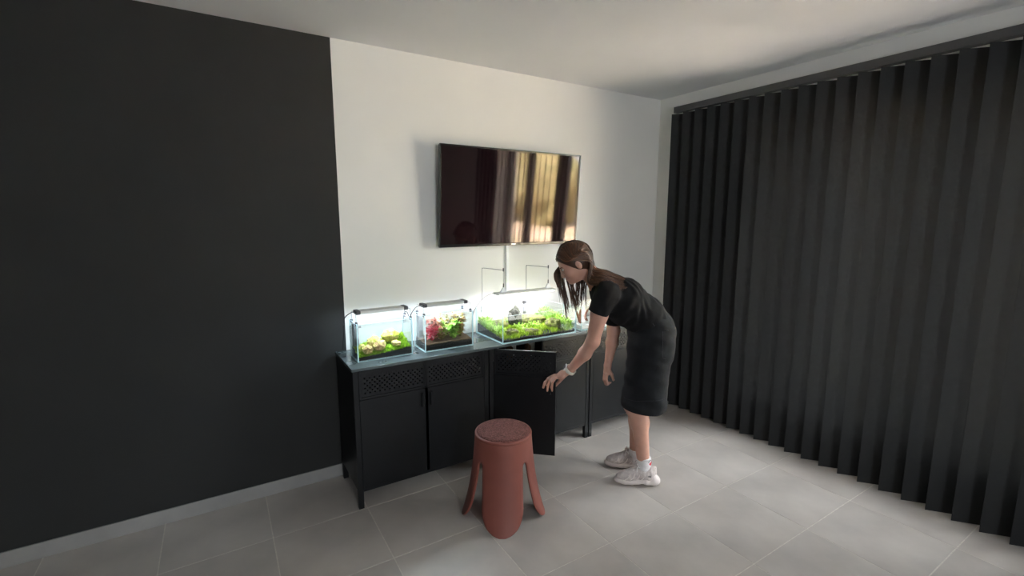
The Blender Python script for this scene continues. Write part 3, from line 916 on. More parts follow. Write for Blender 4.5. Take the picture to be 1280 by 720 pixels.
# --- tank 4: small tank half hidden by the woman
D = (2.075, 2.375, 2.430, 2.640, 0.165)
tank(*D, 0.140, 'small rimless aquarium with pale sand, half hidden behind the woman')
bx0, bx1, by0, by1 = D[0] + 0.008, D[1] - 0.008, D[2] + 0.008, D[3] - 0.008
M_PSAND = mat('pale_sand', (0.80, 0.80, 0.80), 0.9, var=0.1, scale=200, bump=0.3, bscale=420)
bed('sand_bed', bx0, bx1, by0, by1, ZG, lambda u, v: 0.022 + 0.012 * v + 0.003 * mnoise.noise(Vector((u * 6, v * 4, 5))), M_PSAND, 'pale sand bed of the aquarium behind the woman', 'sand')
wd = MB()
for pts in ([(2.13, 2.50, 0.80), (2.125, 2.51, 0.86), (2.14, 2.52, 0.915)], [(2.15, 2.53, 0.80), (2.13, 2.53, 0.85), (2.115, 2.54, 0.90)], [(2.22, 2.54, 0.805), (2.20, 2.54, 0.85), (2.235, 2.55, 0.90)]):
    wd.tube(smooth_path(pts, 5), [0.012, 0.0115, 0.011, 0.011, 0.010, 0.010, 0.009, 0.008, 0.007, 0.006, 0.004], 8)
tag(obj('driftwood', wd, M_WOOD, smooth=True), 'reddish branched driftwood in the aquarium behind the woman', 'driftwood')

# ------------------------------------------------------------------ the woman
# figure frame: a = sideways (image right), b = away from the camera, z = up; she faces -a
SA, CA = math.sin(CAM_YAW), math.cos(CAM_YAW)
SP, CP = math.sin(CAM_PITCH), math.cos(CAM_PITCH)
def L(px, py, d):
    """figure-frame point seen at (px, py) of the 1280x720 photograph at distance d in front of the camera"""
    u_, v_ = (px - 640.0) / FOC, (py - 360.0) / FOC
    k = d / (CP - v_ * SP)                          # along the horizontal viewing axis
    return np.array([u_ * k, d, CAM_H + k * (-SP - v_ * CP)])
def to_world(p):
    return Vector((p[0] * CA + p[1] * SA, -p[0] * SA + p[1] * CA, p[2]))

class Field:
    """signed distance field on a grid, meshed with surface nets -> one continuous surface"""
    def __init__(s, lo, hi, h):
        s.lo, s.h = np.array(lo, float), h
        s.n = np.ceil((np.array(hi) - s.lo) / h).astype(int) + 1
        s.g = np.full(s.n, 0.5, np.float32)
    def _reg(s, lo, hi):
        i0 = np.clip(np.floor((np.array(lo) - s.lo) / s.h).astype(int), 0, s.n - 1)
        i1 = np.clip(np.ceil((np.array(hi) - s.lo) / s.h).astype(int) + 1, 1, s.n)
        ax = [(s.lo[k] + s.h * np.arange(i0[k], i1[k])).astype(np.float32) for k in range(3)]
        return tuple(slice(i0[k], i1[k]) for k in range(3)), ax[0][:, None, None], ax[1][None, :, None], ax[2][None, None, :]
    def _mix(s, sl, d, k, sub):
        a = s.g[sl]
        if sub:
            d = -d
            hh = np.clip(0.5 - 0.5 * (a - d) / k, 0, 1)
            s.g[sl] = a * (1 - hh) + d * hh + k * hh * (1 - hh)
        else:
            hh = np.clip(0.5 + 0.5 * (d - a) / k, 0, 1)
            s.g[sl] = d * (1 - hh) + a * hh - k * hh * (1 - hh)
    def cap(s, a, b, ra, rb=None, lat=1.0, k=0.02, sub=False):
        """tapered capsule; lat widens it along b (the lateral axis)"""
        a, b = np.array(a, float), np.array(b, float)
        rb = ra if rb is None else rb
        m = max(ra, rb) * max(1, lat) + k + 3 * s.h
        sl, X, Y, Z = s._reg(np.minimum(a, b) - m, np.maximum(a, b) + m)
        ab = b - a
        L2 = float(ab @ ab) + 1e-12
        t = np.clip(((X - a[0]) * ab[0] + (Y - a[1]) * ab[1] + (Z - a[2]) * ab[2]) / L2, 0, 1)
        d = np.sqrt((X - a[0] - t * ab[0]) ** 2 + ((Y - a[1] - t * ab[1]) / lat) ** 2 + (Z - a[2] - t * ab[2]) ** 2) - (ra + (rb - ra) * t)
        s._mix(sl, d.astype(np.float32), k, sub)
    def ell(s, c, r, fr=None, k=0.02, sub=False):
        """ellipsoid, radii along the frame axes (rows of fr)"""
        c, r = np.array(c, float), np.array(r, float)
        fr = np.eye(3) if fr is None else fr
        m = r.max() + k + 3 * s.h
        sl, X, Y, Z = s._reg(c - m, c + m)
        q = [(X - c[0]) * fr[i][0] + (Y - c[1]) * fr[i][1] + (Z - c[2]) * fr[i][2] for i in range(3)]
        k0 = np.sqrt(sum((q[i] / r[i]) ** 2 for i in range(3)))
        k1 = np.sqrt(sum((q[i] / r[i] ** 2) ** 2 for i in range(3))) + 1e-9
        s._mix(sl, (k0 * (k0 - 1) / k1).astype(np.float32), k, sub)
    def cut(s, p, n):
        """keep the side of the plane that n points away from"""
        p, n = np.array(p, float), np.array(n, float)
        n = n / np.linalg.norm(n)
        sl, X, Y, Z = s._reg(s.lo, s.lo + s.h * s.n)
        s.g = np.maximum(s.g, ((X - p[0]) * n[0] + (Y - p[1]) * n[1] + (Z - p[2]) * n[2]).astype(np.float32))
    def warp(s, fn):
        sl, X, Y, Z = s._reg(s.lo, s.lo + s.h * s.n)
        s.g = s.g + fn(X, Y, Z).astype(np.float32)
    def mesh(s, name, m, base, conv=to_world, relax=1):
        g = s.g
        ins = g < 0
        n = np.array(g.shape)
        c = ins[:-1, :-1, :-1].astype(np.int8)
        tot = np.zeros(tuple(n - 1), np.int8)
        for dx in (0, 1):
            for dy in (0, 1):
                for dz in (0, 1):
                    tot += ins[dx:n[0] - 1 + dx, dy:n[1] - 1 + dy, dz:n[2] - 1 + dz]
        act = (tot > 0) & (tot < 8)
        I = np.argwhere(act)
        idx = np.full(tuple(n - 1), -1, np.int32)
        idx[act] = np.arange(len(I))
        acc = np.zeros((len(I), 3))
        cnt = np.zeros(len(I))
        E = []
        cor = [(x_, y_, z_) for x_ in (0, 1) for y_ in (0, 1) for z_ in (0, 1)]
        for p in cor:
            for ax in range(3):
                if p[ax] == 0:
                    q = list(p)
                    q[ax] = 1
                    E.append((p, tuple(q)))
        for p, q in E:
            va = g[I[:, 0] + p[0], I[:, 1] + p[1], I[:, 2] + p[2]].astype(float)
            vb = g[I[:, 0] + q[0], I[:, 1] + q[1], I[:, 2] + q[2]].astype(float)
            cr = (va < 0) != (vb < 0)
            t = np.where(cr, va / np.where(cr, va - vb, 1), 0)[:, None]
            pt = np.array(p) + t * (np.array(q) - np.array(p))
            acc += np.where(cr[:, None], pt, 0)
            cnt += cr
        V = s.lo + s.h * (I + acc / cnt[:, None])
        F = []
        for ax in range(3):
            o1, o2 = (ax + 1) % 3, (ax + 2) % 3
            sl0 = [slice(1, -1)] * 3
            sl1 = [slice(1, -1)] * 3
            sl0[ax] = slice(0, -1)
            sl1[ax] = slice(1, None)
            a_, b_ = ins[tuple(sl0)], ins[tuple(sl1)]
            for flip, msk in ((False, a_ & ~b_), (True, ~a_ & b_)):
                J = np.argwhere(msk)
                if not len(J):
                    continue
                J = J + np.array([0 if k_ == ax else 1 for k_ in range(3)])
                def at_(d1, d2):
                    K = J.copy()
                    K[:, o1] -= d1
                    K[:, o2] -= d2
                    return idx[K[:, 0], K[:, 1], K[:, 2]]
                q = np.stack([at_(1, 1), at_(0, 1), at_(0, 0), at_(1, 0)], 1)
                F.append(q[:, ::-1] if flip else q)
        F = np.concatenate(F)
        F = F[(F >= 0).all(1)]
        for _ in range(relax):                       # light smoothing of the net
            S = np.zeros_like(V)
            C = np.zeros(len(V))
            for i in range(4):
                np.add.at(S, F[:, i], V[F[:, (i + 1) % 4]] + V[F[:, (i + 3) % 4]])
                np.add.at(C, F[:, i], 2)
            V = V * 0.5 + 0.5 * S / np.maximum(C, 1)[:, None]
        if conv is to_world:
            W = np.stack([V[:, 0] * CA + V[:, 1] * SA, -V[:, 0] * SA + V[:, 1] * CA, V[:, 2]], 1) - np.array(base)
        else:
            W = conv(V)
        me = bpy.data.meshes.new(name)
        me.from_pydata([tuple(p) for p in W], [], [tuple(int(i) for i in f) for f in F])
        me.materials.append(m)
        me.polygons.foreach_set('use_smooth', [True] * len(me.polygons))
        me.update()
        return me

BASE = to_world(np.array([0.745, 2.66, 0.0]))
wm = thing('person', tuple(BASE), 'woman in black t-shirt and denim skirt bending to hold the cabinet door', 'person')
def wpart(name, me, m=None, parent=None):
    return obj(name, me, m, parent or wm, at=BASE, smooth=isinstance(me, MB))

# --- head frame: n = out of the face, u = towards the crown
HC = L(717, 328, 2.64)
HN = np.array([-0.84, 0.0, -0.54]); HN /= np.linalg.norm(HN)
HU = np.array([HN[2], 0.0, -HN[0]])
HB = np.array([0.0, 1.0, 0.0])
HF = np.array([HN, HU, HB])
def Hd(n, u, b):
    return HC + HN * n + HU * u + HB * b

body = Field((0.10, 2.38, 0.03), (1.00, 2.96, 1.45), 0.0042)
def torso(f, g=0.0):
    f.cap(L(757, 364, 2.64), L(779, 372, 2.64), 0.078 + g, 0.098 + g, 1.5, 0.03)
    f.cap(L(779, 373, 2.64), L(806, 394, 2.65), 0.098 + g, 0.092 + g, 1.40, 0.04)
    f.cap(L(806, 394, 2.65), L(816, 413, 2.66), 0.092 + g, 0.108 + g, 1.42, 0.04)
torso(body)
# arms: near (left) arm reaching for the door, far (right) arm hanging
NSH, NHEM, NEL, NFO, NWR = L(757, 369, 2.50), L(749, 393, 2.51), L(741, 427, 2.54), L(731, 442, 2.57), L(713, 462, 2.635)
body.cap(NSH, NHEM, 0.050, 0.046, 1, 0.03)
body.cap(NHEM, NEL, 0.047, 0.036, 1, 0.02)
body.cap(NEL, NFO, 0.037, 0.0355, 1, 0.02)
body.cap(NFO, NWR, 0.0355, 0.0225, 1, 0.02)
FSH, FEL, FFO, FWR = L(764, 372, 2.80), L(767, 413, 2.80), L(765, 428, 2.80), L(759.5, 457, 2.785)
body.cap(FSH, FEL, 0.052, 0.036, 1, 0.04)
body.cap(FEL, FFO, 0.036, 0.035, 1, 0.02)
body.cap(FFO, FWR, 0.035, 0.021, 1, 0.02)
# legs
for hip, kn, cf, an, rk in ((L(812, 425, 2.585), L(793.5, 504, 2.580), L(799.5, 527, 2.58), L(804.5, 580, 2.585), 0.062),
                            (L(812, 425, 2.735), L(794, 503, 2.740), L(797, 526, 2.75), L(794, 572, 2.75), 0.058)):
    body.cap(hip, kn, 0.074, rk, 1, 0.03)
    body.cap(kn, cf, rk, 0.050, 1, 0.03)
    body.cap(cf, an, 0.049, 0.034, 1, 0.03)
# neck and head
body.cap(Hd(-0.045, -0.055, 0), L(749, 360, 2.64), 0.046, 0.050, 1.0, 0.03)
body.ell(Hd(-0.012, 0.016, 0), (0.094, 0.088, 0.074), HF, 0.02)
body.ell(Hd(0.030, -0.040, 0), (0.052, 0.068, 0.058), HF, 0.03)
body.ell(Hd(0.066, -0.086, 0), (0.017, 0.015, 0.019), HF, 0.022)
body.ell(Hd(-0.012, -0.055, 0), (0.045, 0.035, 0.056), HF, 0.02)                     # jaw corner
body.cap(Hd(0.079, 0.004, 0), Hd(0.094, -0.036, 0), 0.006, 0.0095, 1, 0.010)           # nose
body.ell(Hd(0.086, -0.040, -0.009), (0.007, 0.006, 0.006), HF, 0.006)
body.ell(Hd(0.086, -0.040, 0.009), (0.007, 0.006, 0.006), HF, 0.006)
body.ell(Hd(0.078, -0.061, 0), (0.009, 0.011, 0.024), HF, 0.010)                       # mouth mound
for s_ in (-1, 1):
    body.ell(Hd(0.079, 0.002, s_ * 0.031), (0.010, 0.010, 0.014), HF, 0.008, True)     # eye sockets
    body.ell(Hd(0.052, -0.026, s_ * 0.042), (0.024, 0.020, 0.016), HF, 0.02)           # cheeks
    body.ell(Hd(-0.012, -0.012, s_ * 0.076), (0.017, 0.030, 0.007), HF, 0.005)         # ears
    body.ell(Hd(-0.004, -0.014, s_ * 0.083), (0.007, 0.015, 0.004), HF, 0.003, True)
# near hand: palm, four fingers bent over the door, thumb behind its edge
body.cap(NWR, L(703, 468, 2.655), 0.0225, 0.020, 1.5, 0.015)
KN = [L(695, 471.5, 2.645), L(694, 470, 2.662), L(693.5, 469, 2.680), L(695, 469, 2.697)]
body.cap(L(703, 468, 2.655), L(697, 470.5, 2.665), 0.019, 0.015, 1.9, 0.015)
FI = [((690.5, 477.5, 2.640), (689.5, 484, 2.646), (690.2, 488.5, 2.655), 0.0078),
      ((687.5, 475, 2.657), (684.8, 482.5, 2.662), (684.2, 488.5, 2.672), 0.0085),
      ((686, 472.8, 2.674), (681, 478.5, 2.678), (679.2, 484.5, 2.686), 0.0088),
      ((688, 472.5, 2.690), (684.5, 477, 2.689), (683.5, 482, 2.6905), 0.0084)]
for kn, (p1, p2, p3, r) in zip(KN, FI):
    body.cap(kn, L(*p1), r + 0.0016, r + 0.0006, 1, 0.006)
    body.cap(L(*p1), L(*p2), r + 0.0004, r, 1, 0.004)
    body.cap(L(*p2), L(*p3), r, r * 0.82, 1, 0.004)
body.cap(L(704, 471, 2.675), L(699, 477, 2.705), 0.013, 0.0105, 1, 0.010)
body.cap(L(699, 477, 2.705), L(694.5, 482, 2.722), 0.0100, 0.0080, 1, 0.005)
# far hand: relaxed, curled fingers
body.cap(FWR, L(758, 466, 2.785), 0.0205, 0.019, 1.45, 0.012)
for i, (bb, r) in enumerate(((2.758, 0.0078), (2.774, 0.0086), (2.791, 0.0088), (2.807, 0.0084))):
    dx = (1.5 - i) * 0.9
    p0, p1, p2, p3 = L(757 + dx, 468, bb), L(756.5 + dx, 474.8, bb), L(758.6 + dx, 480.6 - 0.5 * abs(i - 1.5), bb - 0.002), L(761.8 + dx, 478.2, bb - 0.003)
    body.cap(p0, p1, r + 0.0015, r + 0.0005, 1, 0.006)
    body.cap(p1, p2, r, r, 1, 0.004)
    body.cap(p2, p3, r, r * 0.82, 1, 0.004)
body.cap(L(760, 461, 2.775), L(764.5, 468, 2.762), 0.013, 0.0105, 1, 0.010)
body.cap(L(764.5, 468, 2.762), L(766.8, 475, 2.760), 0.0100, 0.0080, 1, 0.005)
wpart('body', body.mesh('body', M_SKIN, BASE))

# --- t-shirt
shirt = Field((0.40, 2.38, 0.80), (1.00, 2.96, 1.30), 0.0045)
torso(shirt, 0.011)
shirt.ell(L(771, 385, 2.64), (0.070, 0.115, 0.060), None, 0.05)
shirt.cap(L(754, 358, 2.64), L(757, 364, 2.64), 0.062, 0.085, 1.3, 0.03)
shirt.cap(L(775, 398, 2.64), L(792, 403, 2.65), 0.030, 0.040, 2.2, 0.05)
shirt.cap(L(758.5, 367, 2.505), L(748.3, 390, 2.508), 0.069, 0.057, 1, 0.035)
shirt.cap(L(766, 371, 2.795), L(767, 398, 2.80), 0.062, 0.056, 1, 0.035)
def folds(X, Y, Z):
    return 0.0022 * np.sin(46 * X + 30 * Z + 6 * np.sin(17 * Y + 20 * X)) * np.sin(19 * Z - 14 * X + 1.0) + 0.0008 * np.sin(110 * X - 70 * Z + 25 * Y)
shirt.warp(folds)
# hems: waist, near sleeve, far sleeve, neck opening
shirt.cut(L(815, 400, 2.65), L(826, 412, 2.65) - L(809, 389, 2.65))
nh = np.array(L(746.6, 395, 2.508)) - np.array(L(757, 369, 2.50))
sl_, X_, Y_, Z_ = shirt._reg((0.38, 2.38, 0.90), (0.578, 2.595, 1.20))
pl_ = L(748, 391.5, 2.508)
nn_ = nh / np.linalg.norm(nh)
dcut = (X_ - pl_[0]) * nn_[0] + (Y_ - pl_[1]) * nn_[1] + (Z_ - pl_[2]) * nn_[2]
mask_ = (np.sqrt((X_ - pl_[0]) ** 2 + (Y_ - pl_[1]) ** 2 + (Z_ - pl_[2]) ** 2) < 0.10)
shirt.g[sl_] = np.where(mask_, np.maximum(shirt.g[sl_], dcut), shirt.g[sl_])
ncol = np.array(L(728, 347, 2.64)) - np.array(L(751, 360, 2.64))
shirt.cut(L(740.5, 355.5, 2.64), ncol)
wpart('t_shirt', shirt.mesh('t_shirt', M_SHIRT, BASE))

# --- skirt
skirt = Field((0.58, 2.38, 0.40), (1.02, 2.96, 1.12), 0.0045)
skirt.cap(L(805, 391, 2.65), L(814, 412, 2.66), 0.104, 0.121, 1.42, 0.03)
skirt.cap(L(814, 412, 2.66), L(813, 432, 2.66), 0.121, 0.124, 1.45, 0.04)
for bb in (2.60, 2.72):
    skirt.cap(L(813, 430, bb), L(804.8, 500, bb), 0.119, 0.121, 1.12, 0.04)
    skirt.cap(L(804.8, 500, bb), L(804.5, 520, bb), 0.121, 0.121, 1.12, 0.04)
skirt.warp(lambda X, Y, Z: 0.0035 * np.sin(34 * X + 12 * Y + 9 * np.sin(9 * Z)) * np.clip((0.95 - Z) * 3, 0, 1) + 0.002 * np.sin(70 * Z + 30 * X + 20 * Y))
skirt.cut(L(805, 503.5, 2.66), np.array([-0.02, -0.02, -1.0]))
skirt.cut(L(804, 393.5, 2.65), L(808, 387, 2.65) - L(819, 402, 2.65))
sk_me = skirt.mesh('skirt', M_DENIM, BASE)
sk = wpart('skirt', sk_me)
# waistband, pocket and belt loops laid on the skirt's own surface
SKV = np.array([v.co[:] for v in sk_me.vertices]) + np.array(BASE)
SKN = np.array([v.normal[:] for v in sk_me.vertices])
def on_skirt(px, py, near=True):
    """closest skirt surface point to the viewing line through (px, py)"""
    a, b = to_world(L(px, py, 2.0)), to_world(L(px, py, 3.0))
    d = np.array((b - a).normalized())
    rel = SKV - np.array(a)
    t = rel @ d
    off = np.linalg.norm(rel - t[:, None] * d, axis=1)
    ok = np.where((off < 0.006) & (SKN @ d < 0.1))[0]
    if not len(ok):
        ok = np.argsort(off)[:3]
    i = ok[np.argmin(t[ok])]
    return Vector(SKV[i]), Vector(SKN[i])
def patch(pts, r, m, name, closed=False, flat=0.45):
    P_ = [p + n * 0.001 for p, n in (on_skirt(*q) for q in pts)]
    if closed:
        P_.append(P_[0])
    return obj(name, MB().tube([p - BASE for p in smooth_path(P_, 4)], r, 6, flat=flat), m, sk, at=BASE, smooth=True)
patch([(783, 412), (789, 410), (796, 406), (803, 401), (810, 395), (817, 389), (823, 383)], 0.0026, M_STITCH, 'waist_seam')
patch([(787, 418), (793, 416), (800, 412), (807, 407), (814, 400), (821, 394), (828, 388)], 0.0018, M_STITCH, 'waistband_seam')
patch([(829, 414), (829, 424), (829, 436), (829.5, 447), (833, 449)], 0.0016, M_STITCH, 'patch_pocket')
patch([(831, 412), (834, 412), (837, 413)], 0.0022, M_STITCH, 'pocket_edge')
patch([(811, 398), (814, 404), (818, 409)], 0.0018, M_STITCH, 'front_pocket_seam')
for q0, q1 in (((822, 384), (827, 389)), ((797, 405), (800, 412))):
    patch([q0, ((q0[0] + q1[0]) / 2, (q0[1] + q1[1]) / 2), q1], 0.0034, M_DENIM, 'belt_loop')
patch([(779, 497.5), (787, 500), (796, 501.5), (805, 502), (815, 502), (824, 501), (830, 499)], 0.0016, M_STITCH, 'hem_seam')

# --- socks
for cx_, cy_, bb, top, r, nm in ((804.5, 581, 2.585, 569, 0.0405, 'near'), (793.5, 572, 2.75, 559, 0.0395, 'far')):
    f = Field((0.60, bb - 0.08, 0.0), (0.90, bb + 0.08, 0.30), 0.0035)
    f.cap(L(cx_ + 0.3, top - 4, bb), L(cx_, cy_ + 8, bb), r * 0.97, r, 1, 0.01)
    f.warp(lambda X, Y, Z: 0.0008 * np.sin(700 * Z) + 0.0012 * np.sin(160 * Z + 60 * X))
    f.cut(L(cx_, top + 1.5, bb), np.array([0, 0, 1.0]))
    so = wpart('sock', f.mesh('sock', M_SOCK, BASE))
    if nm == 'near':
        def spot(px, py):
            """point on the sock's outer surface facing the camera"""
            c = L(cx_, py, bb)
            p = L(px, py, bb)
            da = p[0] - c[0]
            p[1] = bb - math.sqrt(max(0.0001, r * r - da * da)) - 0.0008
            p[0] = c[0] + da
            return to_world(p) - BASE
        mb = MB()
        hp = []
        for k in range(20):                          # embroidered heart
            t = 2 * PI * k / 20
            hx = 16 * math.sin(t) ** 3 / 16.0
            hy = (13 * math.cos(t) - 5 * math.cos(2 * t) - 2 * math.cos(3 * t) - math.cos(4 * t)) / 16.0
            hp.append(spot(811.6 + hx * 2.2, 577.2 - hy * 2.3))
        mb.add(hp, [tuple(range(19, -1, -1))])
        ho = obj('heart_emblem', mb, M_RED, so, at=BASE)
        sm_ = ho.modifiers.new('thread', 'SOLIDIFY')
        sm_.thickness = 0.0012
        sm_.offset = 1
        obj('emblem_arc', MB().tube([spot(*q) for q in ((808.6, 574.6), (809.6, 572.6), (811.2, 572.0), (812.4, 573.6), (812.6, 574.8))], 0.0016, 6), M_DARKTH, so, at=BASE, smooth=True)

# --- chunky trainers (own frame: x = towards the toe, y = sideways, z = up)
def make_shoe(cpx, cpy, d, toe_ang, label):
    c = L(cpx, cpy, d)
    c[2] = 0.0
    o_w = to_world(c)
    # facing -a, turned by toe_ang towards +b
    fa = np.array([-math.cos(toe_ang), math.sin(toe_ang), 0])
    sa = np.array([math.sin(toe_ang), math.cos(toe_ang), 0])
    def conv(V):
        P_ = 0.88 * V[:, 0:1] * fa + 0.93 * V[:, 1:2] * sa + 0.95 * V[:, 2:3] * np.array([0, 0, 1.0])
        return np.stack([P_[:, 0] * CA + P_[:, 1] * SA, -P_[:, 0] * SA + P_[:, 1] * CA, P_[:, 2]], 1)
    def cv(p):
        q = conv(np.array([p], float))[0]
        return Vector(q)
    f = Field((-0.16, -0.07, -0.02), (0.17, 0.07, 0.15), 0.003)
    f.ell((0.060, 0, 0.046), (0.078, 0.043, 0.034), None, 0.02)
    f.cap((0.045, 0, 0.060), (-0.030, 0, 0.082), 0.032, 0.034, 1.08, 0.03)
    f.cap((-0.040, 0, 0.060), (-0.072, 0, 0.088), 0.040, 0.036, 1.0, 0.03)
    f.cap((-0.080, 0, 0.050), (-0.104, 0, 0.100), 0.036, 0.016, 1.15, 0.02)
    f.cap((-0.046, 0, 0.140), (-0.050, 0, 0.090), 0.036, 0.030, 0.95, 0.012, True)      # ankle opening
    f.warp(lambda X, Y, Z: 0.0010 * np.sin(170 * X + 120 * Z) * np.sin(90 * X - 150 * Z))
    f.cut((0, 0, 0.024), (0, 0, -1.0))
    sh = obj('shoe', f.mesh('shoe', M_SHOE, None, conv), None, wm, at=o_w)
    sh['label'] = label
    g = Field((-0.17, -0.07, -0.02), (0.18, 0.07, 0.09), 0.003)
    g.ell((0.060, 0, 0.026), (0.092, 0.050, 0.026), None, 0.02)
    g.cap((0.02, 0, 0.034), (-0.05, 0, 0.034), 0.020, 0.024, 2.0, 0.02)
    g.ell((-0.088, 0, 0.030), (0.060, 0.045, 0.032), None, 0.02)
    g.cap((-0.105, 0, 0.05), (-0.125, 0, 0.035), 0.024, 0.020, 1.5, 0.02)
    g.warp(lambda X, Y, Z: 0.0012 * np.sin(130 * X) * np.clip((0.03 - Z) * 60, 0, 1))
    g.cap((-0.030, -0.08, -0.004), (-0.030, 0.08, -0.004), 0.017, 0.017, 1.0, 0.012, True)
    g.cut((0, 0, 0.0), (0, 0, -1.0))
    obj('sole', g.mesh('sole', M_SOLE, None, conv), None, sh, at=o_w)
    lc = MB()
    for i in range(5):
        x_ = 0.070 - i * 0.021
        z_ = 0.072 + i * 0.0095 + 0.006
        lc.tube([cv(p) for p in smooth_path([(x_, -0.026, z_ - 0.012), (x_ - 0.004, -0.012, z_ + 0.002), (x_ - 0.006, 0.012, z_ + 0.002), (x_ - 0.002, 0.026, z_ - 0.012)], 3)], 0.0026, 6)
    kx, kz = -0.010, 0.119
    for s_ in (-1, 1):
        lc.tube([cv(p) for p in smooth_path([(kx, 0, kz), (kx + 0.014, s_ * 0.018, kz + 0.018), (kx + 0.004, s_ * 0.034, kz + 0.004), (kx - 0.002, s_ * 0.014, kz - 0.004), (kx, 0, kz)], 4)], 0.0022, 6)
        lc.tube([cv(p) for p in smooth_path([(kx, 0, kz), (kx + 0.012, s_ * 0.022, kz - 0.004), (kx + 0.018, s_ * 0.036, kz - 0.026)], 4)], 0.0020, 6)
    obj('laces', lc, M_LACE, sh, at=o_w, smooth=True)
    obj('tongue', MB().tube([cv(p) for p in smooth_path([(0.04, 0, 0.080), (0.0, 0, 0.104), (-0.016, 0, 0.124), (-0.018, 0, 0.132)], 4)], [0.010] * 6 + [0.013] * 6 + [0.010], 8, flat=1.8), M_SHOE, sh, at=o_w, smooth=True)
    obj('heel_tab', MB().tube([cv(p) for p in smooth_path([(-0.116, 0, 0.070), (-0.114, 0, 0.098), (-0.112, 0, 0.116)], 4)], 0.010, 8), M_SOLE, sh, at=o_w, smooth=True)
    mb = MB()
    mb.box(cv((-0.074, -0.0445, 0.074)), (0.016, 0.003, 0.0045), Matrix.Rotation(-CAM_YAW - toe_ang, 3, 'Z'))
    obj('side_logo', mb, M_DARKTH, sh, at=o_w)
    for i in range(4):                               # stitched overlays along the visible side
        x0_ = 0.085 - i * 0.032
        mb = MB().tube([cv(p) for p in smooth_path([(x0_, -0.046, 0.044), (x0_ - 0.022, -0.0455, 0.060), (x0_ - 0.034, -0.036, 0.078 + 0.004 * i)], 4)], 0.0030, 6, flat=0.7)
        obj('overlay', mb, M_SOLE, sh, at=o_w, smooth=True)
make_shoe(796, 600, 2.580, R(6), 'cream trainer nearer the camera')
make_shoe(782, 580, 2.765, R(12), 'cream trainer farther from the camera')

# --- watch on the near wrist
wa, wb2 = L(717.5, 457.5, 2.62), L(709, 466.5, 2.645)
wc = (wa + wb2) / 2
ax_ = Vector(to_world(NFO) - to_world(NWR)).normalized()
cw = Vector(to_world(L(712.8, 462.2, 2.634)))
ring = MB()
e1 = ax_.cross(Vector((0, 0, 1))).normalized()
e2 = ax_.cross(e1)
vs_, fs = [], []
NR = 28
for k in range(NR):
    a = 2 * PI * k / NR
    d_ = e1 * math.cos(a) + e2 * math.sin(a)
    for rr_, hh_ in ((0.0300, -0.012), (0.0335, -0.010), (0.0335, 0.010), (0.0300, 0.012)):
        vs_.append(cw + d_ * rr_ + ax_ * hh_ - BASE)
for k in range(NR):
    for j in range(4):
        fs.append((k * 4 + j, k * 4 + (j + 1) % 4, ((k + 1) % NR) * 4 + (j + 1) % 4, ((k + 1) % NR) * 4 + j))
ring.add(vs_, fs)
wt = obj('wristwatch', ring, M_BAND, wm, at=BASE, smooth=True)
wt['label'] = 'cream watch with rubber strap on the reaching wrist'
top = Vector((0, 0, 1)) * 0.7 + to_world(np.array([-0.7, -0.25, 0]))
top = (top - ax_ * top.dot(ax_)).normalized()
sd_ = ax_.cross(top)
rot_ = Matrix((sd_, ax_, top)).transposed()
obj('watch_case', MB().box(cw + top * 0.0355 - BASE, (0.030, 0.034, 0.009), rot_), M_WHITEPL, wt, at=BASE, bevel=0.003)
obj('watch_face', MB().box(cw + top * 0.0402 - BASE, (0.024, 0.028, 0.002), rot_), M_GREYPL, wt, at=BASE)

# --- face
def face_blob(name, c, r, m, par=None):
    f = Field(np.array(c) - np.max(r) - 0.006, np.array(c) + np.max(r) + 0.006, 0.0016)
    f.ell(c, r, HF, 0.002)
    return wpart(name, f.mesh(name, m, BASE), None, par)
for s_ in (-1, 1):
    ey = face_blob('eye', Hd(0.0745, 0.001, s_ * 0.031), (0.0075, 0.0052, 0.0105), M_EYEW)
    face_blob('iris', Hd(0.0805, -0.001, s_ * 0.0315), (0.0026, 0.0044, 0.0044), M_IRIS, ey)
    lid = MB().tube([to_world(Hd(0.0815 - 0.010 * abs(q) ** 1.5, 0.0052 - 0.004 * q * q, s_ * 0.031 + q * 0.0125)) - BASE for q in (-1, -0.5, 0, 0.5, 1)], [0.0006, 0.0013, 0.0016, 0.0015, 0.0008], 6)
    obj('eyelashes', lid, M_BROW, wm, at=BASE, smooth=True)
    br = MB().tube([to_world(Hd(0.0835 - 0.016 * max(0, q) ** 1.5, 0.0165 + 0.003 * q, s_ * (0.020 + 0.034 * (q + 0.2)))) - BASE for q in (-0.3, 0.0, 0.3, 0.6, 0.85)], [0.0012, 0.0026, 0.0026, 0.0020, 0.0008], 6)
    obj('eyebrow', br, M_BROW, wm, at=BASE, smooth=True)
lip = MB()
lip.tube([to_world(Hd(0.0862 - 0.010 * q * q, -0.0575 - 0.002 * abs(q), q * 0.021)) - BASE for q in (-1, -0.5, 0, 0.5, 1)], [0.001, 0.0030, 0.0036, 0.0030, 0.001], 7)
lip.tube([to_world(Hd(0.0850 - 0.010 * q * q, -0.0640 + 0.002 * abs(q), q * 0.020)) - BASE for q in (-1, -0.5, 0, 0.5, 1)], [0.001, 0.0034, 0.0042, 0.0034, 0.001], 7)
obj('lips', lip, M_LIP, wm, at=BASE, smooth=True)

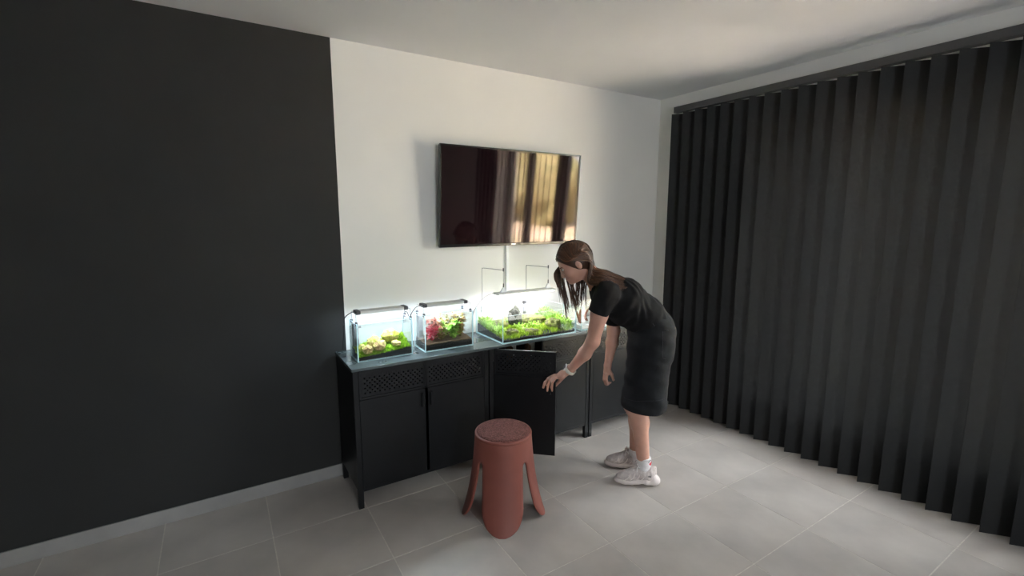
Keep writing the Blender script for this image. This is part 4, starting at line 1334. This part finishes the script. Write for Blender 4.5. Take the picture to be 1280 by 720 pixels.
# --- hair: a close cap plus long locks
cap = Field((0.20, 2.50, 1.14), (0.52, 2.78, 1.46), 0.0035)
cap.ell(Hd(-0.014, 0.019, 0), (0.100, 0.094, 0.081), HF, 0.01)
cap.cap(Hd(-0.048, -0.015, 0), Hd(-0.056, -0.055, 0), 0.056, 0.042, 1.2, 0.03)
cap.cut(Hd(0.070, 0.052, 0), HN * 0.80 - HU * 0.60)                                     # hairline
hr_ = wpart('hair', cap.mesh('hair', T_HAIR, BASE))
at_ = hr_.data.attributes.new('tone', 'FLOAT', 'POINT')
at_.data.foreach_set('value', [0.22 + 0.16 * mnoise.noise(Vector((v.co.x * 60, v.co.y * 60, v.co.z * 20))) for v in hr_.data.vertices])
hrnd = random.Random(21)
def J(p, s):
    return np.array(p) + np.array([hrnd.gauss(0, s), hrnd.gauss(0, s), hrnd.gauss(0, s)])
def lock(mb, pts, r, tone, flat=0.5, thin=0.15):
    P_ = smooth_path([to_world(np.array(p)) - BASE for p in pts], 5)
    n_ = len(P_)
    rr_ = [r * (0.55 + 0.45 * min(1, 4 * i / n_)) * (1 if i < n_ * 0.7 else max(thin, 1 - (i - n_ * 0.7) / (n_ * 0.3))) for i in range(n_)]
    mb.tube(P_, rr_, 6, tone=min(1, max(0, tone)), flat=flat)
back, side, front, under = MB(), MB(), MB(), MB()
def scalp(th, ph, g=0.006):
    """point on the hair cap: th from the crown forwards, ph towards the near ear (negative b)"""
    return Hd(-0.014 + (0.100 + g) * math.sin(th) * math.cos(ph), 0.019 + (0.094 + g) * math.cos(th) * math.cos(ph), -(0.081 + g) * math.sin(ph))
# swept from the parting over the near side of the head, behind the ear, along the back
for i in range(170):
    q = hrnd.random()
    th0 = 1.10 - 2.3 * q                            # hairline .. back of the head
    ph0 = hrnd.uniform(-0.25, 0.25)
    p = [scalp(th0, ph0, 0.002)]
    w = hrnd.random()
    p.append(scalp(th0 - 0.18, 0.45, 0.004))
    # over the temple, above or behind the ear
    v_ = 0.5 + 0.5 * max(-1, min(1, th0 / 1.1))
    p.append(J(Hd(0.034 * v_ - 0.062 * (1 - v_), 0.050 - 0.012 * v_, -0.079), 0.002))
    p.append(J(Hd(-0.030 * v_ - 0.080 * (1 - v_), 0.028 - 0.024 * w, -0.0835 + 0.008 * (1 - v_)), 0.002))
    p.append(J(Hd(-0.072 - 0.016 * (1 - w), 0.005 - 0.055 * w, -0.074 + 0.030 * (1 - w)), 0.003))
    p.append(J(L(741.5 - 6 * w, 335 + 18 * w, 2.60 - 0.04 * w), 0.003))
    p.append(J(L(756 - 6 * w, 339.5 + 18 * w, 2.585 - 0.085 * w), 0.0035))
    e = hrnd.uniform(0.72, 1.0) if w < 0.75 else hrnd.uniform(0.3, 0.9)
    p.append(J(L(756 + 16 * e, 342.5 + 2.5 * e + 17 * w, 2.590 - 0.105 * w), 0.003))
    p.append(J(L(757 + 30 * e, 343 + 7.5 * e + 14 * w, 2.600 - 0.120 * w), 0.003))
    lock(back, p, hrnd.uniform(0.0040, 0.0065), 0.30 + 0.35 * hrnd.random() + 0.15 * (1 - w))
# crown and far side, flowing to the back
for i in range(50):
    ph0 = hrnd.uniform(-1.0, 0.3)
    th0 = hrnd.uniform(-0.2, 1.0)
    p = [scalp(th0, ph0, 0.002), scalp(th0 - 0.5, ph0, 0.004), scalp(th0 - 1.0, ph0 * 0.9, 0.004), scalp(-1.55, ph0 * 0.8, 0.004),
         J(L(742, 333, 2.64 - 0.03 * ph0), 0.003), J(L(757, 339.5, 2.63), 0.004), J(L(772, 345, 2.62), 0.004), J(L(hrnd.uniform(779, 786), 349.5, 2.61), 0.003)]
    lock(side, p, hrnd.uniform(0.0045, 0.007), 0.28 + 0.3 * hrnd.random())
# far-side curtain hanging straight down in front of the face
clumps = [(0.02, 372, 2.69), (0.10, 379, 2.70), (0.20, 377, 2.71), (0.34, 397, 2.69), (0.44, 391, 2.71), (0.70, 388, 2.70), (0.86, 393, 2.69), (1.0, 386, 2.71)]
for i in range(150):
    cw_, ce_, cd_ = clumps[i % 8]
    w = min(1, max(0, cw_ + hrnd.gauss(0, 0.035)))
    th0 = 1.15 - 0.8 * w
    e = ce_ + hrnd.uniform(-9, 3)
    x0_ = 695.5 + 21 * w
    dd = cd_ + hrnd.gauss(0, 0.012)
    xc = 695.5 + 21 * cw_ + hrnd.gauss(0, 0.9)
    p = [scalp(th0, -0.10 + hrnd.uniform(-0.2, 0.1), 0.002), scalp(th0 + 0.12, -0.55, 0.005), scalp(th0 + 0.25 - 0.2 * w, -1.0, 0.006),
         J(L(x0_ - 1.5, 342 + 6 * w, dd), 0.003), J(L(x0_ * 0.6 + xc * 0.4 + 1.0, 356 + 6 * w, dd), 0.002), J(L(xc + 3.5 + 2 * w, e - 9, dd), 0.002), J(L(xc + 5 + 2 * w, e, dd), 0.0012)]
    lock(front, p, hrnd.uniform(0.0013, 0.0028), 0.30 + 0.5 * hrnd.random(), thin=0.15)
# strands falling from behind the neck
for i in range(60):
    w = hrnd.random()
    x0_ = 720 + 13 * w
    dd = 2.690 + 0.03 * hrnd.random()
    e = 376 + hrnd.uniform(-10, 12)
    p = [Hd(-0.06, 0.0, 0.06), Hd(-0.055, -0.045, 0.066), J(L(x0_ + 1, 349, dd), 0.003), J(L(x0_, 360, dd), 0.003), J(L(x0_ - 0.5, e - 7, dd), 0.003), J(L(x0_ - 1.5, e, dd), 0.002)]
    lock(under, p, hrnd.uniform(0.0014, 0.0028), 0.30 + 0.35 * hrnd.random(), thin=0.08)
for nm, mb in (('back_locks', back), ('crown_locks', side), ('front_locks', front), ('neck_locks', under)):
    o_ = obj(nm, mb, T_HAIR, hr_, at=BASE, smooth=True)
    o_['kind'] = 'stuff'
